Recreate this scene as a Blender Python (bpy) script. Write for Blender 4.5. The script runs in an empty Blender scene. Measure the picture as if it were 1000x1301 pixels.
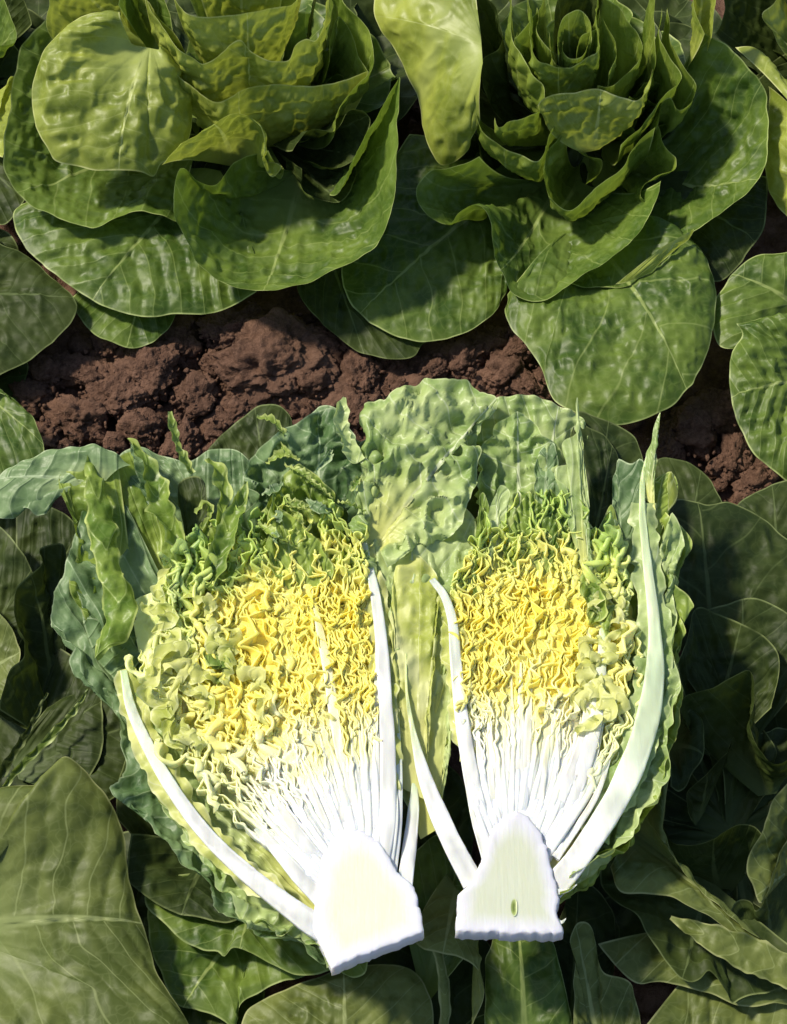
import bpy, math, random
import numpy as np

# ------------------------------------------------------------------ camera, sky, sun, exposure
scene = bpy.context.scene
COL = scene.collection
PITCH = math.radians(60.0)           # looking down at the bed
DIST, FRAME_W = 1.75, 0.62
TGT = np.array([0.0, 0.0, 0.06])
FWD = np.array([0.0, math.cos(PITCH), -math.sin(PITCH)])
UPV = np.array([0.0, math.sin(PITCH), math.cos(PITCH)])
RGT = np.array([1.0, 0.0, 0.0])
CAM = TGT - FWD * DIST
TANH = FRAME_W * 0.5 / DIST
cd = bpy.data.cameras.new("camera")
cam = bpy.data.objects.new("camera", cd)
COL.objects.link(cam)
cam.location = CAM
cam.rotation_euler = (math.pi / 2 - PITCH, 0, 0)
cd.sensor_fit = 'HORIZONTAL'
cd.sensor_width = 36.0
cd.lens = 18.0 / TANH
cd.clip_start, cd.clip_end = 0.05, 200.0
scene.camera = cam

SUN_EL, SUN_AZ = math.radians(49), math.radians(-66)   # azimuth from +Y towards +X: sun stands up-left of the picture
w = bpy.data.worlds.new("World")
scene.world = w
w.use_nodes = True
nt = w.node_tree
sky = nt.nodes.new("ShaderNodeTexSky")
sky.sky_type = 'NISHITA'
sky.sun_disc = False
sky.sun_elevation = SUN_EL
sky.sun_rotation = SUN_AZ
nt.links.new(sky.outputs[0], nt.nodes["Background"].inputs[0])
nt.nodes["Background"].inputs[1].default_value = 0.10
sd = bpy.data.lights.new("sun", 'SUN')
sd.energy = 3.6
sd.angle = math.radians(6)
sd.color = (1.0, 0.92, 0.76)
sun = bpy.data.objects.new("sun", sd)
COL.objects.link(sun)
sun.rotation_euler = (math.pi / 2 - SUN_EL, 0, math.pi - SUN_AZ)
sun.location = (-1, 1, 2)
scene.view_settings.view_transform = 'Standard'
scene.view_settings.look = 'None'
scene.view_settings.gamma = 1.0
scene.view_settings.use_curve_mapping = False
scene.view_settings.exposure = 0.58
scene.cycles.max_bounces = 6
scene.cycles.diffuse_bounces = 4
scene.cycles.glossy_bounces = 2

# ------------------------------------------------------------------ helpers
rng = np.random.default_rng(7)
random.seed(7)


def P(x, y, z):
    """a place in the bed: sight line x, y, met at height z (cm)"""
    d = FWD + RGT * ((x - 500) / 500 * TANH) + UPV * (-(y - 650.5) / 500 * TANH)
    k = (z * 0.01 - CAM[2]) / d[2]
    return CAM + d * k


def PS(pts):
    return np.array([P(*p) for p in pts])


def toxy(W):
    v = W - CAM
    f = v @ FWD
    return 500 + (v @ RGT) / f / TANH * 500, 650.5 - (v @ UPV) / f / TANH * 500


def _hash(i, j, k, seed):
    n = (i * 374761393 + j * 668265263 + k * 2147483647 + seed * 1274126177) & 0xffffffff
    n = ((n ^ (n >> 13)) * 1274126177) & 0xffffffff
    n = ((n ^ (n >> 16)) * 2246822519) & 0xffffffff
    return ((n ^ (n >> 15)) & 0xffff) / 32767.5 - 1.0


def noise(p, freq, seed=0):
    q = p * freq
    f = np.floor(q).astype(np.int64)
    t = q - f
    t = t * t * t * (t * (t * 6 - 15) + 10)
    r = 0
    for a in (0, 1):
        wa = t[..., 0] if a else 1 - t[..., 0]
        for b in (0, 1):
            wb = t[..., 1] if b else 1 - t[..., 1]
            for c in (0, 1):
                wc = t[..., 2] if c else 1 - t[..., 2]
                r = r + wa * wb * wc * _hash(f[..., 0] + a, f[..., 1] + b, f[..., 2] + c, seed)
    return r


def fbm(p, freq, oct=4, seed=0, gain=0.5):
    s, a = 0, 1.0
    for o in range(oct):
        s = s + a * noise(p, freq * 2.03 ** o, seed + o * 17)
        a *= gain
    return s


def resample(pts, n, closed=False):
    """smooth curve through pts, n points at even spacing"""
    pts = np.asarray(pts, float)
    if len(pts) == 2:
        t = np.linspace(0, 1, n)[:, None]
        return pts[0] * (1 - t) + pts[1] * t
    ext = np.vstack([2 * pts[0] - pts[1], pts, 2 * pts[-1] - pts[-2]])
    out = []
    for i in range(1, len(ext) - 2):
        p0, p1, p2, p3 = ext[i - 1:i + 3]
        d1 = max(np.linalg.norm(p2 - p1), 1e-9) ** .5
        d0 = max(np.linalg.norm(p1 - p0), 1e-9) ** .5
        d2 = max(np.linalg.norm(p3 - p2), 1e-9) ** .5
        m1 = (p2 - p1 + d1 * ((p1 - p0) / d0 - (p2 - p0) / (d0 + d1)))
        m2 = (p2 - p1 + d1 * ((p3 - p2) / d2 - (p3 - p1) / (d1 + d2)))
        t = np.linspace(0, 1, 16, endpoint=False)[:, None]
        h = lambda t: (2 * t**3 - 3 * t**2 + 1) * p1 + (t**3 - 2 * t**2 + t) * m1 + (-2 * t**3 + 3 * t**2) * p2 + (t**3 - t**2) * m2
        out.append(h(t))
    out.append(pts[-1][None])
    c = np.vstack(out)
    L = np.concatenate([[0], np.cumsum(np.linalg.norm(np.diff(c, axis=0), axis=1))])
    s = np.linspace(0, L[-1], n)
    return np.stack([np.interp(s, L, c[:, k]) for k in range(c.shape[1])], 1)


def clen(c):
    return float(np.linalg.norm(np.diff(c, axis=0), axis=1).sum())


def mesh(name, verts, quads, mat, parent=None, attrs=None, origin=None, smooth=True, link=True):
    """verts (n,3), quads (m,4) or (m,3)"""
    verts = np.asarray(verts, np.float32)
    if origin is not None:
        verts = verts - np.asarray(origin, np.float32)
    quads = np.asarray(quads, np.int32)
    me = bpy.data.meshes.new(name)
    k = quads.shape[1]
    me.vertices.add(len(verts))
    me.vertices.foreach_set("co", verts.ravel())
    me.loops.add(quads.size)
    me.loops.foreach_set("vertex_index", quads.ravel())
    me.polygons.add(len(quads))
    me.polygons.foreach_set("loop_start", np.arange(0, quads.size, k, dtype=np.int32))
    me.polygons.foreach_set("loop_total", np.full(len(quads), k, np.int32))
    me.update(calc_edges=True)
    if smooth:
        me.polygons.foreach_set("use_smooth", np.ones(len(quads), bool))
    for an, (ty, data) in (attrs or {}).items():
        a = me.attributes.new(an, ty, 'POINT')
        a.data.foreach_set("color" if ty == 'FLOAT_COLOR' else "value", np.asarray(data, np.float32).ravel())
    me.materials.append(mat)
    o = bpy.data.objects.new(name, me)
    if link:
        COL.objects.link(o)
    if parent is not None:
        o.parent = parent
    return o


def grid_faces(nu, nv):
    i = np.arange(nu * nv).reshape(nu, nv)
    return np.stack([i[:-1, :-1], i[1:, :-1], i[1:, 1:], i[:-1, 1:]], -1).reshape(-1, 4)


def thing(name, label, cat, loc, group=None):
    o = bpy.data.objects.new(name, None)
    COL.objects.link(o)
    o.empty_display_size = 0.03
    o.location = loc
    o["label"] = label
    o["category"] = cat
    if group:
        o["group"] = group
    return o


# ------------------------------------------------------------------ materials
class N:
    def __init__(self, name):
        self.m = bpy.data.materials.new(name)
        self.m.use_nodes = True
        self.t = self.m.node_tree
        self.t.nodes.clear()
        self.out = self.t.nodes.new("ShaderNodeOutputMaterial")

    def n(self, ty, **kw):
        nd = self.t.nodes.new("ShaderNode" + ty)
        for k, v in kw.items():
            setattr(nd, k, v)
        return nd

    def set(self, sock, v):
        if hasattr(v, "links") or isinstance(v, bpy.types.NodeSocket):
            self.t.links.new(v, sock)
        elif v is not None:
            if isinstance(v, (tuple, list)) and len(v) == 3 and sock.type == 'RGBA':
                v = (*v, 1)
            sock.default_value = v

    def math(self, op, a, b=None, c=None, clamp=False):
        nd = self.n("Math", operation=op, use_clamp=clamp)
        for i, v in enumerate((a, b, c)):
            if v is not None:
                self.set(nd.inputs[i], v)
        return nd.outputs[0]

    def attr(self, name, out="Fac"):
        return self.n("Attribute", attribute_name=name).outputs[out]

    def mix(self, f, a, b, bt='MIX'):
        nd = self.n("Mix", data_type='RGBA', blend_type=bt)
        self.set(nd.inputs[0], f)
        self.set(nd.inputs[6], a)
        self.set(nd.inputs[7], b)
        return nd.outputs[2]

    def ramp(self, v, lo, hi, a=0.0, b=1.0):
        nd = self.n("MapRange", interpolation_type='SMOOTHSTEP')
        self.set(nd.inputs[0], v)
        for i, x in enumerate((lo, hi, a, b)):
            nd.inputs[i + 1].default_value = x
        return nd.outputs[0]

    def noise(self, co, scale, detail=3, rough=.5):
        nd = self.n("TexNoise")
        self.set(nd.inputs["Vector"], co)
        nd.inputs["Scale"].default_value = scale
        nd.inputs["Detail"].default_value = detail
        nd.inputs["Roughness"].default_value = rough
        return nd.outputs["Fac"]


def leaf_material(name, dark, light, vein, edge, base, rough=0.47, transl=0.28, tcol=None, spec=0.28, netw=0.5, rimw=0.0011, veinw=0.6, bump=0.22):
    M = N(name)
    co = M.n("TexCoord").outputs["Object"]
    dm, vq, ed, rad = M.attr("dm"), M.attr("vq"), M.attr("edge"), M.attr("rad")
    n1 = M.noise(co, 22, 3)
    n2 = M.noise(co, 95, 3)
    rnd = M.n("ObjectInfo").outputs["Random"]
    f = M.math('ADD', M.ramp(n1, .3, .7), M.math('MULTIPLY', M.math('SUBTRACT', n2, .5), .9))
    f = M.math('ADD', f, M.math('MULTIPLY', M.math('SUBTRACT', rnd, .5), .35), clamp=True)
    c = M.mix(f, dark, light)
    # veins
    lat = M.math('ABSOLUTE', M.math('SUBTRACT', M.math('FRACT', vq), .5))      # .5 on the vein
    latm = M.ramp(lat, .465, .496)
    latw = M.ramp(lat, .33, .5)
    mid = M.ramp(dm, .55, 1.25, 1, 0)
    v = M.math('MAXIMUM', mid, M.math('MULTIPLY', latm, veinw))
    dst = M.n("VectorMath", operation='MULTIPLY_ADD')
    nzc = M.n("TexNoise")
    M.set(nzc.inputs["Vector"], co)
    nzc.inputs["Scale"].default_value = 70
    nzc.inputs["Detail"].default_value = 1
    M.set(dst.inputs[0], nzc.outputs["Color"])
    dst.inputs[1].default_value = (.022, .022, .022)
    M.set(dst.inputs[2], co)
    vor = M.n("TexVoronoi", feature='DISTANCE_TO_EDGE')
    M.set(vor.inputs["Vector"], dst.outputs[0])
    vor.inputs["Scale"].default_value = 95
    v = M.math('MAXIMUM', v, M.ramp(vor.outputs["Distance"], 0, .10, .15, 0))
    c = M.mix(v, c, vein)
    c = M.mix(M.ramp(rad, .05, .5, .85, 0), c, base)
    c = M.mix(M.math('MULTIPLY', M.ramp(ed, rimw * .5, rimw * 1.6, .85, 0), M.ramp(M.noise(co, 45, 2), .35, .62, .25, 1)), c, edge)  # pale margin, its colour also standing in for light caught on the edge
    # relief
    h = M.math('MULTIPLY', M.math('SUBTRACT', 1, latw), .7)
    h = M.math('ADD', h, M.math('MULTIPLY', n2, 1.1))
    bp = M.n("Bump")
    bp.inputs["Strength"].default_value = bump
    bp.inputs["Distance"].default_value = .0016
    M.set(bp.inputs["Height"], h)
    b = M.n("BsdfPrincipled")
    M.set(b.inputs["Base Color"], c)
    M.set(b.inputs["Roughness"], M.math('ADD', M.math('MULTIPLY', n2, .22), rough - .1))
    b.inputs["Specular IOR Level"].default_value = spec
    M.set(b.inputs["Normal"], bp.outputs[0])
    tr = M.n("BsdfTranslucent")
    M.set(tr.inputs["Color"], M.mix(.55, c, tcol or light))
    M.set(tr.inputs["Normal"], bp.outputs[0])
    mx = M.n("MixShader")
    mx.inputs[0].default_value = transl
    M.t.links.new(b.outputs[0], mx.inputs[1])
    M.t.links.new(tr.outputs[0], mx.inputs[2])
    M.t.links.new(mx.outputs[0], M.out.inputs[0])
    return M.m


FIELD = leaf_material("field_leaf", (.046, .092, .012), (.138, .205, .031), (.27, .34, .10), (.46, .54, .20), (.20, .28, .06), tcol=(.28, .42, .03), veinw=.55, rough=.44, spec=.30)
HEART = leaf_material("heart_leaf", (.080, .128, .015), (.225, .290, .042), (.31, .38, .11), (.52, .59, .22), (.20, .28, .06), tcol=(.34, .48, .04), veinw=.35, rough=.40, spec=.38)
YELLOW = leaf_material("young_leaf", (.175, .225, .030), (.38, .43, .075), (.46, .51, .17), (.64, .66, .28), (.36, .42, .12), tcol=(.52, .60, .06), transl=.30, veinw=.35, rough=.42, spec=.32)
SHADE_DARK = leaf_material("shade_darkened_leaf", (.020, .034, .0075), (.045, .064, .013), (.09, .12, .04), (.20, .24, .09), (.07, .10, .03), tcol=(.10, .15, .015), transl=.16, veinw=.5, spec=.16, rough=.52)  # darker copy of the field green, shade among the low leaves put into colour
OLIVE = leaf_material("olive_leaf", (.076, .102, .021), (.150, .180, .044), (.25, .29, .11), (.34, .36, .15), (.18, .22, .07), tcol=(.24, .28, .03), transl=.2, spec=.22)
BLUE = leaf_material("bluish_outer_leaf", (.060, .125, .042), (.21, .31, .135), (.36, .46, .26), (.46, .56, .32), (.50, .60, .28), rough=.42, tcol=(.28, .42, .06), transl=.25, bump=.5)
CRINK = leaf_material("crinkled_pale_leaf", (.24, .36, .10), (.52, .62, .26), (.66, .73, .46), (.62, .70, .34), (.70, .70, .20), rough=.36, tcol=(.55, .62, .08), transl=.3, bump=.5)
PALE = leaf_material("pale_curl_leaf", (.46, .52, .10), (.74, .75, .28), (.78, .79, .46), (.78, .80, .42), (.74, .74, .3), rough=.4, tcol=(.7, .72, .12), transl=.38, bump=.4)
GREEN = leaf_material("fresh_green_leaf", (.10, .18, .025), (.29, .39, .065), (.45, .55, .18), (.58, .65, .22), (.55, .62, .16), rough=.38, tcol=(.40, .5, .04), transl=.3, bump=.5)


def flesh_material(name, rough=.35, bump=.5, scale=160, sss=.15, fibre=0):
    """cut leaf flesh, colour carried by the tissue itself"""
    M = N(name)
    co = M.n("TexCoord").outputs["Object"]
    c = M.attr("col", "Color")
    if fibre:
        mp = M.n("Mapping")
        mp.inputs["Scale"].default_value = (1, .10, 1)
        M.set(mp.inputs[0], co)
        n1 = M.math('MULTIPLY', M.math('ADD', M.noise(mp.outputs[0], scale, 4), M.noise(co, 55, 3)), .5)
    else:
        n1 = M.noise(co, scale, 4)
    c2 = M.mix(M.ramp(n1, .3, .7, .0, .22), c, M.mix(1, c, (.90, .86, .70), 'MULTIPLY'))
    bp = M.n("Bump")
    bp.inputs["Strength"].default_value = bump
    bp.inputs["Distance"].default_value = .0012
    M.set(bp.inputs["Height"], n1)
    b = M.n("BsdfPrincipled")
    M.set(b.inputs["Base Color"], c2)
    b.inputs["Roughness"].default_value = rough
    b.inputs["Specular IOR Level"].default_value = .35
    b.inputs["Subsurface Weight"].default_value = .55
    b.inputs["Subsurface Radius"].default_value = (1.0, .75, .35)
    b.inputs["Subsurface Scale"].default_value = .0045
    M.set(b.inputs["Normal"], bp.outputs[0])
    tr = M.n("BsdfTranslucent")
    M.set(tr.inputs["Color"], c)
    mx = M.n("MixShader")
    mx.inputs[0].default_value = sss
    M.t.links.new(b.outputs[0], mx.inputs[1])
    M.t.links.new(tr.outputs[0], mx.inputs[2])
    M.t.links.new(mx.outputs[0], M.out.inputs[0])
    return M.m


FRILL = flesh_material("cut_leaf_flesh", sss=.03, rough=.42, bump=.25)
RIB = flesh_material("white_rib_flesh", rough=.38, bump=.35, scale=420, sss=.02, fibre=1)


def soil_material():
    M = N("red_brown_soil")
    co = M.n("TexCoord").outputs["Object"]
    n1 = M.noise(co, 18, 5, .6)
    n2 = M.noise(co, 220, 5, .7)
    n3 = M.noise(co, 900, 3, .6)
    c = M.mix(M.ramp(n1, .3, .72), (.058, .030, .020), (.155, .085, .056))
    c = M.mix(M.ramp(n2, .35, .75, 0, .8), c, (.19, .108, .074))
    c = M.mix(M.ramp(n3, .60, .75, 0, .5), c, (.27, .17, .12))
    c = M.mix(M.ramp(n3, .25, .42, .7, 0), c, (.03, .016, .011))
    bp = M.n("Bump")
    bp.inputs["Strength"].default_value = .9
    bp.inputs["Distance"].default_value = .003
    M.set(bp.inputs["Height"], M.math('ADD', n2, M.math('MULTIPLY', n3, .5)))
    b = M.n("BsdfPrincipled")
    M.set(b.inputs["Base Color"], c)
    b.inputs["Roughness"].default_value = .95
    b.inputs["Specular IOR Level"].default_value = .15
    M.set(b.inputs["Normal"], bp.outputs[0])
    M.t.links.new(b.outputs[0], M.out.inputs[0])
    return M.m


SOIL = soil_material()

# ------------------------------------------------------------------ the bed of soil
def build_soil():
    fine = np.arange(-.48, .4801, .0032)
    far = np.array([.52, .6, .75, 1, 1.5, 2.5, 5, 10, 25, 60.])
    ax = np.concatenate([-far[::-1], fine, far])
    X, Y = np.meshgrid(ax, ax, indexing='ij')
    p = np.stack([X, Y, np.zeros_like(X)], -1)
    z = .012 * fbm(p, 9, 3, 3) + .006 * fbm(p, 45, 3, 5)
    z += .0035 * np.abs(fbm(p, 120, 3, 8)) - .004
    z -= .008
    fade = np.clip(1 - (np.maximum(abs(X), abs(Y)) - .48) / .5, 0, 1)
    p[..., 2] = z * fade - .012 * (1 - fade)
    o = mesh("soil", p.reshape(-1, 3), grid_faces(len(ax), len(ax)), SOIL)
    o["kind"] = "structure"
    return o


soil = build_soil()


def ico(sub):
    import bmesh
    bm = bmesh.new()
    bmesh.ops.create_icosphere(bm, subdivisions=sub, radius=1)
    v = np.array([x.co[:] for x in bm.verts])
    f = np.array([[x.index for x in g.verts] for g in bm.faces])
    bm.free()
    return v, f


ICO5, ICO4, ICO3 = ico(6), ico(5), ico(3)


def clod(x, y, r, squash=.7, seed=0, big=False):
    v, f = (ICO5 if r > .025 else ICO4) if big else ICO3
    s = np.random.default_rng(seed)
    ax = s.uniform(.75, 1.25, 3)
    o3 = v * 1.0 + seed * 3.1
    d = 1 + .32 * fbm(o3, 1.2, 2, seed) - .26 * np.abs(noise(o3, 2.6, seed + 3)) + .08 * fbm(o3, 5, 3, seed + 4)
    if big:
        d += .10 * np.abs(fbm(o3, 7, 3, seed + 9)) * (.03 / max(r, .015)) ** .5 - .05
        d += .035 * fbm(o3, 22, 2, seed + 12)
    q = v * d[:, None] * ax * r
    q[:, 2] *= squash
    c = P(x, y, 0)
    c[2] += r * squash * .30 - .008
    o = mesh("soil_clod", q, f, SOIL, parent=soil)
    o.location = c
    o.rotation_euler = (0, 0, s.uniform(0, 6))
    return o


for i, (x, y, r) in enumerate([(345, 455, .040), (300, 420, .026), (400, 480, .024), (190, 470, .030), (150, 500, .026), (215, 430, .020), (110, 470, .022),
                               (60, 470, .020), (35, 500, .020), (250, 500, .020), (95, 530, .022), (180, 545, .022), (460, 470, .020), (500, 455, .018),
                               (590, 455, .022), (640, 470, .020), (545, 470, .016), (670, 490, .016), (620, 430, .016), (450, 520, .018), (300, 520, .018),
                               (880, 540, .024), (930, 580, .020), (850, 560, .018), (910, 520, .020), (960, 610, .018), (230, 560, .02), (60, 545, .02),
                               (20, 455, .018), (140, 430, .018), (270, 460, .014), (420, 435, .018), (660, 440, .014)]):
    clod(x, y, r, .62, 100 + i, True)
for i in range(250):
    if i < 200:
        x, y = rng.uniform(-10, 720), rng.uniform(385, 570)
    else:
        x, y = rng.uniform(790, 1005), rng.uniform(490, 640)
    clod(x, y, float(rng.choice([.004, .006, .008, .011], p=[.35, .3, .22, .13])), .75, 300 + i)

def crumbs(n):
    v, f = ico(1)
    g = np.random.default_rng(77)
    V, F = [], []
    for i in range(n):
        x, y = (g.uniform(-10, 730), g.uniform(380, 580)) if i < n * .8 else (g.uniform(790, 1005), g.uniform(490, 650))
        r = .0008 + .0022 * g.random()**2.5
        c = P(x, y, -.1 + .7 * g.random())
        V.append(v * r * g.uniform(.6, 1.3, 3) * (1 + .3 * g.standard_normal((len(v), 1))) + c)
        F.append(f + i * len(v))
    o = mesh("soil_crumbs", np.concatenate(V), np.concatenate(F), SOIL, soil, smooth=False)
    o["kind"] = "stuff"


crumbs(1300)

# ------------------------------------------------------------------ leaves
def leaf(parent, rim, base, mat, a=.6, b=.35, push=(0, 0, 0), um=.5, bw=1.4, blis=.0016, bfreq=70, wave=.0025, wfreq=28,
         ruf=0.0, rufn=14, pill=.0012, nlat=5, klat=.55, fold=None, seed=None, step=.0021, name="leaf", jag=0.0, mw=.0032, veins=1.0):
    """blade from its base to its margin: rim = margin points (x, y, height cm), base = where it leaves the stalk"""
    if seed is None:
        seed = int(rng.integers(1, 9999))
    gain = parent.get("cup", 1.0)
    R = PS([(x, y, z if z < 3.2 else 3.2 + (z - 3.2) * gain) for x, y, z in rim])
    nu = int(np.clip(clen(resample(R, 60)) / step, 24, 240))
    R = resample(R, nu)
    R = R + .0016 * np.stack([noise(R, 75, seed + 41), noise(R, 75, seed + 42), .8 * noise(R, 60, seed + 43)], 1)
    B0 = P(base[0], base[1], base[2] if base[2] < 3.2 else 3.2 + (base[2] - 3.2) * gain)
    u = np.linspace(0, 1, nu)
    dirv = R[-1] - R[0]
    dirv[2] = 0
    dirv /= max(np.linalg.norm(dirv), 1e-6)
    B = B0 + np.outer((u - .5) * bw * .01, dirv)
    C = B + (R - B) * a
    C[:, 2] = B[:, 2] + (R[:, 2] - B[:, 2]) * b
    C = C + np.array(push) * .01
    ln = np.linalg.norm(R - B, axis=1).mean()
    nr = int(np.clip(ln * 1.15 / step, 14, 130))
    r = np.linspace(0, 1, nr)
    t = r[None, :, None]
    G = (1 - t)**2 * B[:, None] + 2 * t * (1 - t) * C[:, None] + t**2 * R[:, None]
    rr = np.broadcast_to(r, (nu, nr)).copy()
    if fold is not None:
        F = resample(PS(fold), nu)
        fl = np.linalg.norm(F - R, axis=1).mean()
        nf = int(np.clip(fl / step, 4, 30))
        tf = np.linspace(0, 1, nf + 1)[1:][None, :, None]
        tang = R - C
        tang /= np.linalg.norm(tang, axis=1)[:, None]
        C2 = R + tang * fl * .35
        G = np.concatenate([G, (1 - tf)**2 * R[:, None] + 2 * tf * (1 - tf) * C2[:, None] + tf**2 * F[:, None]], 1)
        rr = np.concatenate([rr, np.broadcast_to(1 + .15 * tf[..., 0], (nu, nf))], 1)
        nr += nf
    # leaf coordinates for the veins
    th = (u - um) * 2.6
    vx = rr * np.sin(th)[:, None]
    vy = rr * np.cos(th)[:, None]
    nz = noise(G, 30, seed + 2)
    vq = (vy - klat * np.abs(vx) * 1.1 + .045 * nz) * nlat + .25 * np.sign(vx)
    # relief along the surface normal
    du = np.gradient(G, axis=0)
    dr = np.gradient(G, axis=1)
    nrm = np.cross(du, dr)
    nrm /= np.maximum(np.linalg.norm(nrm, axis=2), 1e-9)[..., None]
    nb = np.abs(noise(G + seed * .37, bfreq, seed)) + .5 * np.abs(noise(G + seed * .11, bfreq * 2.1, seed + 5))
    fade = np.clip(rr * 2.2 - .1, 0, 1)
    eg = np.minimum((1 - np.clip(rr, 0, 1)) * ln, np.minimum(u, 1 - u)[:, None] * ln * 2.2 * np.clip(rr, .2, 1))
    ef = np.clip(eg / .010, .12, 1) if not ruf else np.clip(eg / .006, .45, 1)
    d = blis * (1.1 - 2.2 * nb) * fade * ef
    d += wave * noise(G + seed * .21, wfreq, seed + 9) * np.clip(rr, 0, 1)**2
    d += pill * np.abs(np.sin(np.pi * (vq + .5)))**.8 * fade * ef
    if ruf:
        ph = u * rufn * 2 * np.pi + 2.5 * noise(np.stack([u * rufn * .35, u * 0 + seed, u * 0], 1), 1.0, seed)
        d += ruf * np.sin(ph)[:, None] * np.clip((rr - .55) / .45, 0, 1.2)**2
    if jag:
        jj = noise(R * 1.0, 160, seed + 31) + .7 * noise(R * 1.0, 420, seed + 32)
        out = (R - B) / np.maximum(np.linalg.norm(R - B, axis=1), 1e-6)[:, None]
        G = G + (jag * jj[:, None] * np.clip((rr - .8) / .2, 0, 1)**2)[..., None] * out[:, None]
    sgn = np.where(np.median(nrm[..., 2]) < 0, -1, 1)
    G = G + nrm * (d * sgn)[..., None]
    # distance to margin / to midrib
    seg = np.linalg.norm(np.diff(G, axis=1), axis=2)
    cum = np.concatenate([np.zeros((nu, 1)), np.cumsum(seg, 1)], 1)
    ed = cum[:, -1:] - cum
    su = np.linalg.norm(np.diff(G, axis=0), axis=2)
    cu = np.concatenate([np.zeros((1, nr)), np.cumsum(su, 0)], 0)
    ed = np.minimum(ed, np.minimum(cu, cu[-1:] - cu) + .004 * (rr < .35))
    im = int(um * (nu - 1))
    dm = np.abs(cu - cu[im:im + 1]) / (mw * np.clip(1.08 - rr, .12, 1))
    if veins < 1:
        vq = vq * .05 + .9
        dm = dm / max(veins, .05)
    at = {"dm": ('FLOAT', dm), "vq": ('FLOAT', vq), "edge": ('FLOAT', ed), "rad": ('FLOAT', rr)}
    return mesh(name, G.reshape(-1, 3), grid_faces(nu, nr), mat, parent, at, origin=np.array(parent.location))


def strip(parent, path, widths, mat, ang=None, cup=.35, ruf=.0015, rufn=6, seed=None, step=.0018, name="leaf_tip", jag=0):
    """a narrow twisted blade seen along its length: path points, widths cm, roll degrees at each point"""
    if seed is None:
        seed = int(rng.integers(1, 9999))
    p = PS(path)
    k = max(10, int(clen(resample(p, 40)) / step))
    u = np.linspace(0, 1, k)
    c = resample(p, k)
    wd = np.interp(u, np.linspace(0, 1, len(widths)), widths) * .01
    an = np.radians(np.interp(u, np.linspace(0, 1, len(ang)), ang)) if ang else np.zeros(k)
    tg = np.gradient(c, axis=0)
    tg /= np.linalg.norm(tg, axis=1)[:, None]
    side = np.cross(tg, np.array([0, 0, 1.]))
    side /= np.maximum(np.linalg.norm(side, axis=1), 1e-6)[:, None]
    up = np.cross(side, tg)
    s2 = side * np.cos(an)[:, None] + up * np.sin(an)[:, None]
    u2 = np.cross(s2, tg)
    nv = int(np.clip(max(widths) * .01 / step, 6, 40))
    v = np.linspace(-1, 1, nv)
    G = c[:, None] + s2[:, None] * (v[None, :, None] * wd[:, None, None] * .5)
    cupz = cup * (v**2)[None, :, None] * wd[:, None, None] * .5
    G = G + u2[:, None] * cupz
    ph = u * rufn * 2 * np.pi + 3 * noise(np.stack([u * rufn * .4, u * 0 + seed, u * 0], 1), 1, seed)
    G = G + u2[:, None] * (ruf * np.sin(ph)[:, None] * np.where(v < 0, 1, np.roll(np.ones(nv), 1))[None] * (np.abs(v)**2)[None])[..., None]
    ks = np.clip(wd / .012, .1, 1)[:, None]
    G = G + u2[:, None] * (ks * .0022 * noise(G + seed, 105, seed) + ks * .001 * noise(G + seed, 260, seed))[..., None]
    G = G + s2[:, None] * (v[None] * ks * (.0022 + jag) * noise(G + seed * 2, 130, seed + 3))[..., None]
    ed = np.minimum((1 - np.abs(v))[None] * wd[:, None] * .5, .02)
    at = {"dm": ('FLOAT', np.full((k, nv), 3.)), "vq": ('FLOAT', np.broadcast_to(u[:, None] * 4 + np.abs(v)[None] * .5, (k, nv))),
          "edge": ('FLOAT', ed), "rad": ('FLOAT', np.full((k, nv), .8))}
    return mesh(name, G.reshape(-1, 3), grid_faces(k, nv), mat, parent, at, origin=np.array(parent.location))


def filler(parent, base, n, r0, r1, z0, z1, mat, a0=0, a1=360, seed=1, wid=.9):
    """lower leaves of a plant spread round its stalk"""
    s = np.random.default_rng(seed)
    B = P(*base)
    for i in range(n):
        az = math.radians(a0 + (a1 - a0) * (i + s.uniform(.1, .9)) / n)
        L = s.uniform(r0, r1) * .01
        z = s.uniform(z0, z1) * .01
        hw = L * .5 * wid
        d = np.array([math.cos(az), math.sin(az), 0])
        e = np.array([-d[1], d[0], 0])
        pts = []
        for k in range(9):
            t = -1 + 2 * k / 8
            al = t * 2.2
            c = B + d * (L * .5 + L * .5 * math.cos(al)) + e * hw * math.sin(al) * 1.0
            c[2] = z * (.6 + .4 * abs(t)) + .01 * s.uniform(-1, 1)
            x, y = toxy(c)
            pts.append((float(x), float(y), float(c[2] * 100)))
        leaf(parent, pts, base, mat, a=.55, b=.5, seed=int(s.integers(1, 9999)), step=.0035, ruf=.003, rufn=7)


def stalk(parent, base, r=1.4, h=1.8):
    """the short stem the leaves grow from"""
    k, m = 14, 9
    c = P(base[0], base[1], -1)
    th = np.linspace(0, 2 * np.pi, k, endpoint=False)
    rows = []
    for j in range(m):
        t = j / (m - 1)
        rad = r * .01 * (1 - .45 * t) * (1 + .08 * np.sin(3 * th + j))
        if j == m - 1:
            rad = rad * .02
        rows.append(np.stack([c[0] + rad * np.cos(th), c[1] + rad * np.sin(th), np.full(k, c[2] + h * .01 * min(t, .9))], 1))
    v = np.concatenate(rows)
    f = [(j * k + i, j * k + (i + 1) % k, (j + 1) * k + (i + 1) % k, (j + 1) * k + i) for j in range(m - 1) for i in range(k)]
    n = len(v)
    at = {"col": ('FLOAT_COLOR', np.tile([.16, .21, .06, 1], (n, 1)))}
    return mesh("stem", v, f, RIB, parent, at, origin=np.array(parent.location))


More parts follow.
